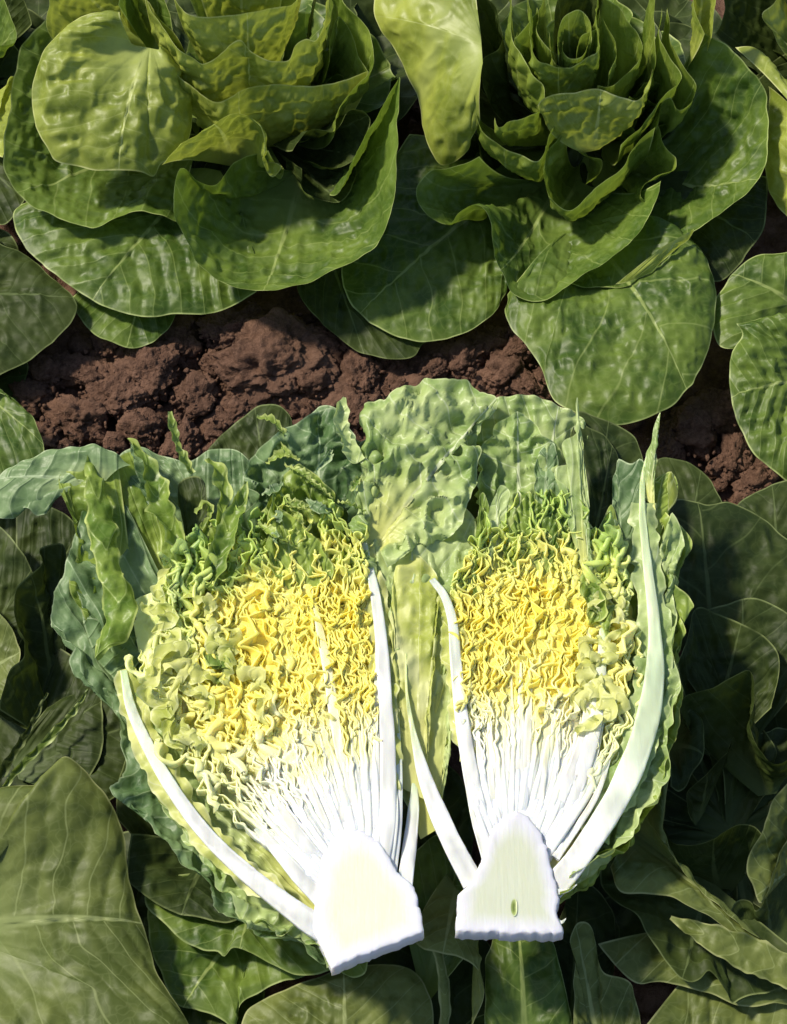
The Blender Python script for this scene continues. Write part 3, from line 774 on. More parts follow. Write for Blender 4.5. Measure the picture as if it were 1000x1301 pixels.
BRp = thing("lettuce_plant", "dark open lettuce plant at lower right beside the frilly cut half", "lettuce", P(930, 1060, 0), GRP)
br_b = (930, 1060, 1)
stalk(BRp, br_b)
filler(BRp, br_b, 9, 10, 14, 1, 2.5, SHADE_DARK, 0, 360, 101)
leaf(BRp, [(800, 630, 4), (820, 600, 4.2), (840, 583, 4.3), (862, 585, 4.4), (886, 598, 4.4), (905, 616, 4.4), (918, 640, 4.4), (900, 700, 4)], (850, 820, 2), SHADE_DARK, a=.55, b=1, push=(0, 0, .8))
leaf(BRp, [(900, 700, 3.6), (930, 648, 4), (955, 628, 4.2), (990, 614, 4.3), (1030, 610, 4.3), (1050, 680, 4)], (990, 820, 1.5), SHADE_DARK, a=.55, b=1, push=(0, 0, .8))
leaf(BRp, [(820, 780, 4.6), (835, 700, 5), (855, 640, 5.4), (880, 636, 5.5), (900, 640, 5.5), (925, 638, 5.6), (950, 648, 5.6), (975, 662, 5.5), (1000, 682, 5.4), (1040, 720, 5), (1040, 800, 4.6)], (910, 880, 2), SHADE_DARK, a=.55, b=1, push=(0, .2, 1), um=.42, nlat=3)
leaf(BRp, [(870, 860, 5), (890, 780, 6), (930, 764, 6.4), (955, 759, 6.5), (980, 766, 6.4), (1010, 790, 6.2), (1030, 860, 5)], (940, 950, 2), SHADE_DARK, a=.6, b=.8)
leaf(BRp, [(860, 840, 6), (874, 800, 6.8), (880, 778, 7.2), (890, 772, 7.3), (905, 778, 7.2), (925, 786, 7.1), (950, 796, 7), (975, 812, 6.8), (990, 840, 6.4), (980, 900, 5)], (900, 960, 2), SHADE_DARK, a=.65, b=.5)
leaf(BRp, [(870, 915, 8.2), (862, 900, 8.6), (872, 885, 8.8), (892, 880, 9), (912, 870, 9.1), (930, 860, 9.2), (950, 852, 9.3), (958, 866, 9), (958, 900, 8.2), (954, 920, 7.6), (962, 940, 7.2), (985, 965, 6.6), (1010, 960, 6.6), (1040, 900, 7)], (975, 1010, 2), SHADE_DARK, a=.8, b=.2, push=(.5, .6, 0), um=.5)
leaf(BRp, [(880, 900, 6.8), (890, 910, 6.8), (897, 935, 6.4), (896, 960, 5.8), (880, 985, 5.4), (862, 1005, 5.2), (852, 1000, 5.4)], (850, 950, 3.6), SHADE_DARK, a=.6, b=1, push=(0, 0, 1))
leaf(BRp, [(930, 935, 5.2), (922, 955, 5), (900, 978, 4.6), (880, 998, 4.3), (872, 1010, 4.1), (874, 1030, 3.8)], (890, 1040, 2), SHADE_DARK, a=.7, b=.4)
leaf(BRp, [(846, 1050, 7), (850, 1066, 7), (866, 1072, 6.9), (882, 1073, 6.9), (902, 1068, 7), (920, 1058, 7.2), (940, 1050, 7.4), (960, 1052, 7.4), (972, 1066, 7)], (915, 1135, 1.5), SHADE_DARK, a=.9, b=.3, push=(0, -.2, 0))
leaf(BRp, [(1040, 960, 9.6), (1000, 990, 9.4), (982, 1010, 9), (968, 1050, 8.4), (950, 1102, 7.6), (958, 1124, 7), (966, 1150, 6.4), (975, 1140, 6.5), (985, 1108, 7), (1000, 1068, 7.4), (1040, 1040, 8)], (1030, 1080, 4), OLIVE, a=.6, b=.6, push=(0, 0, .8), um=.6)
leaf(BRp, [(928, 1160, 4.6), (938, 1146, 5), (952, 1148, 5), (958, 1158, 4.8), (966, 1152, 5), (972, 1130, 5.4), (1000, 1110, 5.6), (1030, 1130, 5)], (985, 1210, 2), SHADE_DARK, a=.7, b=.4)
leaf(BRp, [(850, 960, 9), (846, 1010, 9), (842, 1050, 8.8), (848, 1078, 8.6), (862, 1096, 8.4), (882, 1122, 8), (905, 1146, 7.6), (920, 1158, 7.4), (945, 1178, 7), (968, 1194, 6.6), (969, 1204, 6.4), (958, 1200, 6.6), (930, 1184, 7), (905, 1168, 7.3), (880, 1154, 7.6), (850, 1140, 7.8), (820, 1137, 7.8), (790, 1134, 7.8), (775, 1100, 8)],
     (800, 1050, 6.4), OLIVE, a=.6, b=.9, push=(.3, 0, 1.2), um=.62, bw=4, blis=.0014)
leaf(BRp, [(772, 1080, 6.4), (764, 1105, 6.3), (764, 1122, 6.2), (775, 1140, 6.1), (790, 1154, 6), (806, 1166, 5.9), (820, 1185, 5.7), (836, 1204, 5.5), (852, 1224, 5.3), (866, 1240, 5.2), (878, 1246, 5.1), (890, 1242, 5.2), (900, 1234, 5.3), (912, 1246, 5.1), (926, 1262, 4.9), (932, 1274, 4.8), (942, 1268, 4.8), (970, 1262, 4.8), (1000, 1250, 4.8), (1040, 1230, 5)],
     (900, 1120, 3), SHADE_DARK, a=.6, b=.5, push=(0, 0, 0), um=.5)
strip(BRp, [(852, 1166, 6.4), (885, 1182, 6.6), (920, 1200, 6.7), (955, 1214, 6.6), (990, 1232, 6.5), (1030, 1250, 6.4)], [.3, 1.6, 2.2, 2.6, 2.4, 2.2], OLIVE, ang=[-10, -15, -15, -10, -10, -10], cup=.4, ruf=.002, name="leaf")
leaf(BRp, [(760, 1200, 4), (780, 1230, 4), (806, 1250, 4), (850, 1250, 4), (900, 1262, 4), (950, 1280, 3.8), (1000, 1275, 3.8), (1040, 1300, 3.4), (1000, 1360, 3), (850, 1360, 3), (800, 1330, 3.2)], (900, 1190, 2), OLIVE, a=.55, b=1, push=(0, 0, 1), um=.5)

leaf(LLp, [(-40, 640, 2.5), (0, 625, 2.6), (40, 632, 2.6), (66, 664, 2.5), (60, 720, 2.3), (20, 760, 2)], (-40, 800, 1.2), SHADE_DARK, a=.55, b=1, push=(0, 0, .5))
leaf(LLp, [(60, 900, 2.6), (110, 880, 2.8), (160, 900, 2.8), (178, 960, 2.6), (150, 1010, 2.4), (110, 1030, 2.2)], (20, 980, 1.2), SHADE_DARK, a=.55, b=1, push=(0, 0, .5))
leaf(BMp, [(680, 1330, 2), (690, 1250, 2.4), (706, 1180, 2.6), (740, 1120, 2.8), (775, 1150, 2.6), (780, 1230, 2.4), (760, 1320, 2)], (720, 1390, 1), SHADE_DARK, a=.55, b=1, push=(0, 0, .5))
leaf(BMp, [(500, 1100, 2.6), (510, 1020, 2.8), (540, 960, 3), (580, 980, 3), (600, 1060, 2.8), (590, 1140, 2.6)], (560, 1240, 1), SHADE_DARK, a=.55, b=1, push=(0, 0, .5))
del TLp["cup"]
del TRp["cup"]

# ================================================================== the two cut halves
def mixc(a, b, t):
    t = np.clip(t, 0, 1)[..., None]
    return np.asarray(a) * (1 - t) + np.asarray(b) * t


STOPS = [(-.2, (.84, .84, .81)), (.16, (.86, .86, .80)), (.28, (.89, .87, .66)), (.38, (.92, .87, .48)), (.52, (.93, .81, .21)), (.78, (.92, .775, .135)),
         (.92, (.84, .76, .20)), (1.02, (.62, .68, .18)), (1.14, (.40, .53, .12)), (1.3, (.24, .38, .09)), (1.7, (.12, .24, .07))]


def grad(s):
    xs = [q[0] for q in STOPS]
    return np.stack([np.interp(s, xs, [q[1][k] for q in STOPS]) for k in range(3)], -1)


class Half:
    def __init__(self, root, left, mid, right, axis0, axis1, halfw, z):
        self.root, self.z = root, z
        self.cur = [resample(np.array(c, float), 200) for c in (left, mid, right)]
        self.a0, self.a1, self.hw = np.array(axis0, float), np.array(axis1, float), halfw
        self.origin = np.array(root.location)

    def col(self, W, jit=0):
        x, y = toxy(W)
        q = np.stack([x, y], -1) - self.a0
        ax = self.a1 - self.a0
        L = np.linalg.norm(ax)
        ax = ax / L
        s = (q @ ax) / L
        lat = (q @ np.array([-ax[1], ax[0]])) / self.hw
        n = .10 * noise(W, 60, 5)
        s2 = s + .22 * np.clip(lat**2, 0, 2) * (s > .35) * np.clip((s - .35) * 4, 0, 1) + n + jit
        c = grad(s2)
        edge = np.clip((np.abs(lat) - .30 - .42 * np.clip(s / .5, 0, 1)) * 2.2 + n * 2, 0, 1) * np.clip((s - .03) * 6, 0, 1)
        pale = np.array([.74, .77, .34])
        gr = np.array([.34, .46, .11])
        c = mixc(c, mixc(pale, gr, np.clip((s - .75) * 1.6, 0, 1) * .9), edge * .85)
        return c

    def at(self, t, s):
        """place on the cut face: t across (0 left, 1 right), s from the stem up"""
        i = np.clip(s, 0, 1) * 199
        k = np.clip(i.astype(int), 0, 198)
        f = (i - k)[:, None]
        l, m, r = [c[k] * (1 - f) + c[k + 1] * f for c in self.cur]
        t = np.asarray(t).reshape(-1, 1)
        l0, l1, l2 = 2 * (t - .5) * (t - 1), -4 * t * (t - 1), 2 * t * (t - .5)
        return l * l0 + m * l1 + r * l2

    def frill(self, t0, t1, s0, s1, amp, wl, w0, w1, depth, dz, seed, zoff=0, name="inner_leaf", crs=.3):
        """one leaf cut edge-on: stiff white rib at the stem, crumpled blade above"""
        q = np.random.default_rng(seed)
        n0 = 240
        s = np.linspace(s0, s1, n0)
        u = np.linspace(0, 1, n0)
        t = t0 + (t1 - t0) * u + .05 * np.sin(u * 5 + q.uniform(0, 6)) * u
        xy = self.at(np.clip(t, -.05, 1.05), s)
        zz = self.z + zoff + dz * noise(np.stack([u * 4, u * 0 + seed, u * 0], 1), 1, seed)
        zz = zz - (zoff + .10) * np.clip((crs + .1 - s) / .12, 0, 1) * (crs > 0)
        zz = zz - .9 * np.clip((.09 - s) / .09, 0, 1) + 1.7 * np.clip((s - .80) / .20, 0, 1)
        W = PS(np.column_stack([xy, zz]))
        L = clen(W)
        # arc-length fine path
        n = int(np.clip(L / .00075, 40, 400))
        W = resample(W[::12], n)
        u = np.linspace(0, 1, n)
        sv = s0 + (s1 - s0) * u
        tg = np.gradient(W, axis=0)
        tg /= np.linalg.norm(tg, axis=1)[:, None]
        sd_ = np.cross(tg, [0, 0, 1.])
        sd_ /= np.linalg.norm(sd_, axis=1)[:, None]
        A = amp * np.clip((sv - crs) / .22, 0, 1)**1.3
        ln = u * L
        ph = ln / wl * 2 * np.pi + 1.6 * noise(np.stack([ln / wl * .45, ln * 0 + seed * 1.7, ln * 0], 1), 1, seed) + q.uniform(0, 6)
        am = 1 + .7 * noise(np.stack([ln / wl * .3, ln * 0 + seed * .7, ln * 0 + 3], 1), 1, seed + 2)
        cf = 1.4 * noise(W, 95, 404) + .9 * noise(W, 200, 405)            # folds shared with the neighbouring leaves
        cg = 1.3 * noise(W, 85, 406)
        Ac = np.clip(A / max(amp, 1e-6), 0, 1) * .0032
        off = A * am * np.sin(ph) * .8 + Ac * cf
        offl = A * .25 * np.sin(2 * ph + q.uniform(-.6, .6)) + Ac * cg
        ph2 = ph + q.uniform(.8, 2.2)
        offb = A * am * .7 * np.sin(ph2) + Ac * cf
        Wz = .0022 * noise(W, 130, seed + 7) * np.clip(A / max(amp, 1e-6), 0, 1)
        wd = (w0 + (w1 - w0) * np.clip((sv - crs + .08) / .2, 0, 1))
        wd = wd * (1 + (.25 * noise(W, 160, seed + 8) + 1.3 * np.clip(noise(W + seed, 95, seed + 18), 0, 1)) * np.clip(A / max(amp, 1e-6), 0, 1))
        wd = wd * np.clip((1.02 - u) / .05, .25, 1)
        T = W + sd_ * off[:, None] + tg * offl[:, None] + np.outer(Wz, [0, 0, 1])
        Bm = W + sd_ * ((off + offb) * .5)[:, None] + tg * (offl * .6)[:, None] - np.outer(np.full(n, depth * .5), [0, 0, 1])
        Bt = W + sd_ * offb[:, None] - np.outer(np.full(n, depth), [0, 0, 1])

        def sides(C):
            g = np.gradient(C, axis=0)
            g[1:-1] = (g[:-2] + 2 * g[1:-1] + g[2:]) / 4
            g[1:-1] = (g[:-2] + 2 * g[1:-1] + g[2:]) / 4
            g[:, 2] = 0
            g /= np.maximum(np.linalg.norm(g, axis=1), 1e-9)[:, None]
            return np.stack([g[:, 1], -g[:, 0], g[:, 2] * 0], 1)
        n1 = sides(T) * wd[:, None] * .5
        n2 = sides(Bm) * wd[:, None] * .5
        n3 = sides(Bt) * wd[:, None] * .5
        lip = np.array([0, 0, .0011])
        rows = [Bt - n3, Bm - n2, T - n1 - lip, T - n1 * .62 - lip * .2, T + n1 * .62 - lip * .2, T + n1 - lip, Bm + n2, Bt + n3]
        G = np.stack(rows, 1)
        c = self.col(G, q.uniform(-.06, .06))
        # thin blade lower down is a little deeper in hue
        at = {"col": ('FLOAT_COLOR', np.concatenate([c, np.ones(c.shape[:2] + (1,))], -1))}
        return mesh(name, G.reshape(-1, 3), grid_faces(n, 8), FRILL, self.root, at, origin=self.origin)

    def backing(self, t0, t1, s0, s1, zlow, name="inner_leaf_bed"):
        nu, nv = 130, 200
        tt, ss = np.meshgrid(np.linspace(t0, t1, nu), np.linspace(s0, s1, nv), indexing='ij')
        xy = self.at(tt.ravel()[:, None], ss.ravel())
        z = self.z + zlow + 0 * xy[:, 0]
        e = np.abs(tt.ravel() - (t0 + t1) / 2) / ((t1 - t0) / 2)
        z = z - 2.5 * e**4 + .20 * np.clip((.45 - ss.ravel()) / .2, 0, 1)
        W = PS(np.column_stack([xy, z]))
        W[:, 2] += (.0035 * np.abs(noise(W, 110, 3)) + .0016 * noise(W, 260, 4)) * np.clip((ss.ravel() - .2) / .25, .1, 1)
        c = self.col(W)
        at = {"col": ('FLOAT_COLOR', np.concatenate([c, np.ones((len(c), 1))], -1))}
        return mesh(name, W, grid_faces(nu, nv), FRILL, self.root, at, origin=self.origin)

    def rib(self, path, widths, thick, cols, name="midrib", lift=0):
        p = PS([(x, y, self.z + z) for x, y, z in path])
        L = clen(resample(p, 40))
        n = int(max(24, L / .0025))
        c = resample(p, n)
        u = np.linspace(0, 1, n)
        wd = np.interp(u, np.linspace(0, 1, len(widths)), widths) * .01 * .5
        th = np.interp(u, np.linspace(0, 1, len(thick)), thick) * .01 * .5
        wd = wd * (1 + .06 * noise(c, 60, 77))
        tg = np.gradient(c, axis=0)
        tg /= np.linalg.norm(tg, axis=1)[:, None]
        side = np.cross(tg, [0, 0, 1.])
        side /= np.linalg.norm(side, axis=1)[:, None]
        up = np.cross(side, tg)
        k = 16
        an = np.linspace(0, 2 * np.pi, k + 1)
        ca, sa = np.cos(an), np.sin(an)
        sx = np.sign(ca) * np.abs(ca)**.55
        sy = np.sign(sa) * np.abs(sa)**.7
        sy = np.where(sy > 0, sy * .17, sy)
        G = c[:, None] + side[:, None] * (sx[None] * wd[:, None])[..., None] + up[:, None] * (sy[None] * th[:, None])[..., None]
        G = G + up[:, None] * (.0007 * noise(np.stack([G[..., 0] * 6, G[..., 1], G[..., 2]], -1), 90, 11))[..., None]
        cc = np.stack([np.interp(u, np.linspace(0, 1, len(cols)), [q[j] for q in cols]) for j in range(3)], 1)
        cc = np.broadcast_to(cc[:, None], G.shape)
        fib = noise(np.stack([np.broadcast_to(u[:, None] * L * 45, G.shape[:2]), np.broadcast_to(sx[None] * 3.5, G.shape[:2]), np.full(G.shape[:2], path[0][0] * .37)], -1), 1.0, 31)
        cc = cc * (1 - .22 * np.clip(fib, -.4, 1) - .06)[..., None]
        at = {"col": ('FLOAT_COLOR', np.concatenate([cc, np.ones(G.shape[:2] + (1,))], -1))}
        return mesh(name, G.reshape(-1, 3), grid_faces(n, k + 1), RIB, self.root, at, origin=self.origin)

    def core(self, outline, inner, depth, colrim, colmid, name="core", lift=0.0):
        """stem cut lengthways: flat face with a paler rind, rounded below"""
        n = 110
        out = np.array(outline + [outline[0]], float)
        # keep corners: linear walk with slight roughness
        L = np.concatenate([[0], np.cumsum(np.linalg.norm(np.diff(out, axis=0), axis=1))])
        s = np.linspace(0, L[-1], n, endpoint=False)
        o2 = np.stack([np.interp(s, L, out[:, j]) for j in range(2)], 1)
        o2 = o2 + 2.0 * np.stack([noise(np.column_stack([o2, o2[:, :1] * 0]), .16, 3), noise(np.column_stack([o2, o2[:, :1] * 0]), .16, 9)], 1)
        cen = np.array(inner, float)
        rings, zs, kinds = [], [], []
        for k, z in ((.0, 0), (.35, 0), (.6, 0), (.78, 0), (.90, .0), (.955, -.02), (.99, -.10), (1.0, -.45 * depth), (.86, -.8 * depth), (.5, -depth), (.02, -depth * 1.03)):
            rings.append(cen + (o2 - cen) * k)
            zs.append(z)
            kinds.append(k)
        V, C = [], []
        for i, (rg, z) in enumerate(zip(rings, zs)):
            zz = self.z + lift + z
            W = PS(np.column_stack([rg, np.full(n, zz if z > -.2 else self.z + lift)]))
            if z <= -.2:
                W[:, 2] += z * .01
            W[:, 2] += .0006 * noise(W, 120, 6) * (kinds[i] > .85)
            V.append(W)
            t = np.clip((kinds[i] - .62) / .25, 0, 1) if i < 6 else 1.0
            cc = np.asarray(colmid) * (1 - t) + np.asarray(colrim) * t
            C.append(np.tile([*cc, 1], (n, 1)))
        V, C = np.concatenate(V), np.concatenate(C)
        f = [(i * n + j, i * n + (j + 1) % n, (i + 1) * n + (j + 1) % n, (i + 1) * n + j) for i in range(len(rings) - 1) for j in range(n)]
        return mesh(name, V, f, RIB, self.root, {"col": ('FLOAT_COLOR', C)}, origin=self.origin)


WHT = (.72, .73, .71)
WGR = (.66, .71, .60)
PGR = (.52, .64, .36)

# ---------------------------------------------------------------- left half
ZH = 12.5
LHr = thing("lettuce_half", "lettuce half lying cut face up on the left, with the tilted white stem", "lettuce half", P(470, 1200, ZH - 2), "cut lettuce halves")
# outer leaves first
leaf(LHr, [(160, 610, 11), (150, 585, 11.5), (172, 568, 11.6), (200, 578, 11.4), (240, 588, 11.2), (268, 570, 11.4), (300, 572, 11.4), (320, 590, 11.2)], (330, 800, 8), BLUE, a=.7, b=.9, um=.5, blis=.002)
leaf(LHr, [(262, 575, 10.8), (285, 548, 11), (310, 528, 11.2), (335, 514, 11.4), (356, 514, 11.5), (370, 532, 11.3), (372, 560, 11)], (360, 760, 8), SHADE_DARK, a=.7, b=.9, pill=.002)
leaf(LHr, [(365, 560, 10.8), (385, 532, 11.2), (408, 518, 11.3), (430, 520, 11.3), (455, 560, 11), (480, 548, 11), (490, 600, 10.5)], (420, 760, 8), BLUE, a=.7, b=.9, pill=.002)
leaf(LHr, [(160, 640, 10.8), (128, 625, 11), (104, 650, 11), (92, 690, 11), (76, 735, 11), (66, 775, 10.9), (74, 803, 10.8), (92, 828, 10.7), (88, 846, 10.8), (112, 868, 10.6), (142, 892, 10.5), (152, 918, 10.4), (150, 942, 10.4), (160, 972, 10.3), (150, 990, 10.6), (137, 1003, 10.8), (152, 1016, 10.5), (178, 1030, 10.4), (200, 1062, 10.3), (222, 1092, 10.2), (250, 1112, 10.1), (270, 1140, 10.1), (296, 1172, 10.1), (320, 1184, 10.2), (352, 1190, 10.3), (385, 1204, 10.6), (412, 1222, 11)],
     (432, 1180, 9.6), BLUE, a=.6, b=.2, push=(0, 0, -2.0), um=.45, blis=.0024, ruf=.0025, rufn=12, bw=2, pill=.002, nlat=7, jag=.0012)
leaf(LHr, [(160, 860, 12.0), (164, 905, 11.8), (176, 950, 11.6), (196, 992, 11.5), (204, 1022, 11.3), (226, 1050, 11.2), (238, 1078, 11.1), (262, 1098, 11.1), (274, 1130, 11), (296, 1152, 11), (304, 1176, 11), (314, 1184, 11.2), (324, 1170, 11.2), (340, 1184, 11.3), (352, 1192, 11.3), (368, 1180, 11.4), (390, 1200, 11.6), (418, 1226, 12)],
     (428, 1178, 10.4), CRINK, a=.6, b=.4, push=(0, 0, -.8), blis=.0036, bfreq=75, ruf=.003, rufn=13, jag=.0018, bw=2)
# folded leaf at the left shoulder
leaf(LHr, [(165, 592, 12.6), (148, 578, 13), (118, 566, 13.2), (92, 564, 13.2), (60, 572, 12.8), (30, 588, 12.4), (0, 606, 12), (-20, 630, 11.6), (-8, 656, 11.2), (14, 658, 11.1), (24, 646, 11.4), (38, 644, 11.5), (48, 654, 11.2), (62, 642, 11.5), (70, 618, 12.1), (84, 602, 12.5)],
     (118, 612, 12.2), BLUE, a=.6, b=.8, push=(0, .2, .7), um=.5, blis=.0014, bw=2, ruf=.001)
leaf(LHr, [(150, 580, 13), (118, 582, 13), (104, 600, 12.8), (80, 600, 12.7), (74, 620, 12.3), (84, 645, 11.9), (94, 668, 11.5), (100, 700, 11.2), (90, 740, 11), (110, 790, 10.6)], (170, 780, 9.5), GREEN, a=.7, b=.4, push=(0, 0, -.6), blis=.0024, um=.4)
strip(LHr, [(112, 572, 13.1), (122, 610, 13.1), (128, 650, 13), (134, 690, 12.9), (140, 724, 12.7), (150, 752, 12.5), (150, 780, 12.3), (138, 806, 12), (121, 836, 11.8)], [.5, 1.2, 1.9, 2.2, 2.0, 1.9, 2.6, 2.0, .3], GREEN, ang=[40, 30, 22, 16, 14, 10, -6, -10, 0], cup=-.5, ruf=.0035, rufn=8, name="outer_leaf")
leaf(LHr, [(135, 590, 12.4), (165, 575, 12.6), (190, 590, 12.2), (210, 640, 11.8), (232, 700, 11.4)], (215, 800, 8), GREEN, a=.7, b=.6, um=.4, blis=.002, push=(0, 0, -1))
leaf(LHr, [(90, 700, 10.4), (100, 760, 10.6), (120, 830, 10.6), (150, 870, 10.6)], (200, 800, 8.6), BLUE, a=.6, b=.5)
# standing tips along the top
strip(LHr, [(162, 557, 14.6), (176, 576, 14.4), (190, 600, 14.2), (198, 626, 14), (208, 648, 13.8), (216, 670, 13.5), (228, 692, 13.2), (236, 716, 13)], [.25, .9, 1.3, 1.7, 1.9, 1.5, 1.3, 1.0], GREEN, ang=[10, 35, 30, 15, -20, 20, -20, 0], cup=.7, ruf=.003, rufn=6)
strip(LHr, [(216, 523, 15.4), (219, 545, 15), (224, 566, 14.6), (234, 586, 14.2), (244, 602, 13.8)], [.3, .7, .6, .9, .5], GREEN, ang=[0, 20, 40, 30, 20], cup=.5, ruf=.001)
strip(LHr, [(166, 560, 13.6), (180, 590, 13.4), (190, 620, 13)], [.2, 1.6, 1.5], BLUE, ang=[0, 10, 10])
leaf(LHr, [(232, 640, 12.6), (228, 610, 12.8), (244, 604, 13), (256, 610, 13), (262, 640, 12.6), (262, 680, 12)], (248, 740, 10), SHADE_DARK, a=.6, b=.6, step=.0016)
strip(LHr, [(264, 582, 14.2), (278, 604, 13.9), (284, 632, 13.6), (281, 662, 13.3), (274, 694, 13), (264, 730, 12.8)], [.5, 1.4, .9, 1.2, .9, .7], GREEN, ang=[25, 20, 35, 10, -15, 0], cup=.6, ruf=.003, rufn=5)
strip(LHr, [(313, 612, 14.6), (306, 636, 14.3), (298, 660, 14), (288, 684, 13.7), (276, 712, 13.4), (262, 745, 13.2)], [.3, 1.1, 1.5, 1.4, 1.5, 1.2], GREEN, ang=[0, 20, -20, 10, 10, 0], cup=.7, ruf=.002)
for i, (pth, wds) in enumerate([([(248, 652, 13.2), (262, 640, 13.3), (268, 655, 13), (255, 672, 12.8)], [.3, .6, .5, .4]), ([(268, 660, 13), (258, 680, 12.9), (246, 690, 12.8), (250, 704, 12.7)], [.3, .6, .8, .6]),
                                ([(226, 690, 13.2), (232, 706, 13), (228, 716, 13), (216, 728, 12.8)], [.9, 1.0, .6, .3]), ([(244, 708, 13), (252, 722, 12.9), (246, 734, 12.8), (232, 742, 12.7)], [.7, .7, .5, .4])]):
    strip(LHr, pth, wds, GREEN, ang=[10, 40, -30, 20], cup=.6, ruf=.0015)
# dark crumpled leaves at the top of the heart
leaf(LHr, [(316, 690, 12.2), (318, 640, 12.8), (312, 605, 13.2), (330, 572, 13.6), (352, 548, 13.9), (378, 538, 14), (402, 524, 14.1), (424, 518, 14.1), (436, 536, 13.8), (452, 560, 13.6), (460, 595, 13.2), (466, 640, 12.8), (470, 700, 12.2)],
     (395, 780, 10.5), BLUE, a=.65, b=.3, push=(0, 0, -.6), blis=.0060, bfreq=62, wave=.009, wfreq=48, ruf=.004, rufn=9, bw=3)
leaf(LHr, [(322, 700, 12.8), (326, 660, 13.2), (345, 628, 13.6), (362, 604, 13.9), (378, 588, 14.1), (398, 604, 13.8), (416, 622, 13.7), (425, 650, 13.5), (438, 672, 13.3), (440, 690, 13.2), (454, 708, 13), (462, 730, 12.8)],
     (395, 790, 11.2), GREEN, a=.65, b=.3, push=(0, 0, -.7), blis=.0055, bfreq=75, wave=.007, wfreq=50, ruf=.004, rufn=10, bw=3)
leaf(LHr, [(338, 710, 13.2), (340, 670, 13.6), (346, 626, 14.3), (356, 646, 14), (372, 656, 13.8), (388, 672, 13.6), (402, 684, 13.5), (412, 700, 13.3), (425, 725, 13)], (385, 780, 12), GREEN, a=.6, b=.4, push=(0, 0, -.3), blis=.0025, bfreq=90, ruf=.002, rufn=7, bw=2)
strip(LHr, [(326, 531, 15), (346, 535, 14.8), (360, 550, 14.4), (366, 560, 14)], [.3, .8, .5, .4], GREEN, ang=[10, 20, 30, 30], cup=.6)
strip(LHr, [(438, 505, 15.6), (432, 522, 15.4), (432, 540, 15.1), (438, 556, 14.8), (446, 572, 14.5), (454, 588, 14.2)], [.25, 1.2, 1.1, 1.0, 1.4, 1.0], CRINK, ang=[0, 20, 10, 30, -10, 0], cup=.6, ruf=.002)
for i in range(16):
    x, y = rng.uniform(345, 458), rng.uniform(565, 690)
    dx, dy = rng.uniform(-22, 22), rng.uniform(-16, 16)
    strip(LHr, [(x - dx, y - dy, 14), (x + rng.uniform(-6, 6), y + rng.uniform(-6, 6), 14.3), (x + dx, y + dy, 14)], [.2, rng.uniform(.5, 1.0), .2], (GREEN, BLUE, GREEN)[i % 3], ang=[rng.uniform(-40, 40)] * 3, cup=.6, ruf=.002, name="leaf_crumple")

LH = Half(LHr, [(440, 1148), (345, 1088), (268, 1015), (212, 930), (182, 850), (168, 770), (176, 700)], [(456, 1105), (415, 965), (388, 860), (370, 770), (354, 630)], [(480, 1120), (488, 1000), (480, 880), (470, 780), (456, 660)], (455, 1085), (370, 700), 165, ZH)
LH.backing(.0, 1.0, .0, .88, -.26)
for i in range(128):
    t = .03 + .95 * (i + rng.uniform(.1, .9)) / 128
    mid = 1 - abs(t - .62) / .62
    s1 = rng.uniform(.74, .98) * (.93 + .06 * mid)
    LH.frill(t, np.clip(t + rng.uniform(-.08, .08), .02, .98), .02, s1, rng.uniform(.0011, .0021), rng.uniform(.009, .015), .0055, rng.uniform(.0008, .0014), rng.uniform(.005, .008), .25, 1000 + i, zoff=rng.uniform(-.30, .10), crs=rng.uniform(.16, .32) if t > .45 else rng.uniform(.10, .24))
for i in range(112):
    t = rng.uniform(.12, .97)
    s0 = rng.uniform(.34, .84)
    LH.frill(t, np.clip(t + rng.uniform(-.25, .25), .02, .98), s0, min(1.0, s0 + rng.uniform(.10, .26)), rng.uniform(.0013, .0026), rng.uniform(.009, .016), .002, rng.uniform(.0008, .0014), .006, .3, 2000 + i, zoff=rng.uniform(-.1, .35), crs=-.2)
# looser pale curls between heart and outer rib
for i in range(34):
    t = rng.uniform(.02, .34)
    s0 = rng.uniform(.34, .84)
    LH.frill(t, np.clip(t + rng.uniform(-.12, .12), .0, .42), s0, min(1.0, s0 + rng.uniform(.10, .24)), rng.uniform(.003, .0055), rng.uniform(.018, .032), .003, rng.uniform(.0018, .0036), .010, .4, 3000 + i, zoff=rng.uniform(-.2, .4), crs=-.2)
def curls(H, n, t0, t1, s0, s1, seed):
    """broader scraps of blade between the rib and the heart"""
    q = np.random.default_rng(seed)
    for i in range(n):
        t, sa = q.uniform(t0, t1), q.uniform(s0, s1)
        sb = sa + q.uniform(.06, .14)
        sm = (sa + sb) / 2
        pt = H.at(np.array([t + q.uniform(-.03, .03), t + q.uniform(-.06, .06), t + q.uniform(-.06, .06), t]), np.array([sa, sm - .02, sm + .02, sb]))
        z = q.uniform(.15, .55)
        path = [(float(x), float(y), H.z + z + dz) for (x, y), dz in zip(pt, (-.3, .15, .15, -.3))]
        wd = q.uniform(.6, 1.5)
        strip(H.root, path, [.2, wd, wd * q.uniform(.7, 1.1), .25], (PALE, PALE, GREEN)[i % 3] if sa > .6 else PALE, ang=[q.uniform(-35, 35) for _ in range(3)], cup=q.uniform(-.9, .9), ruf=.003, rufn=3, name="leaf_crumple", jag=.001)


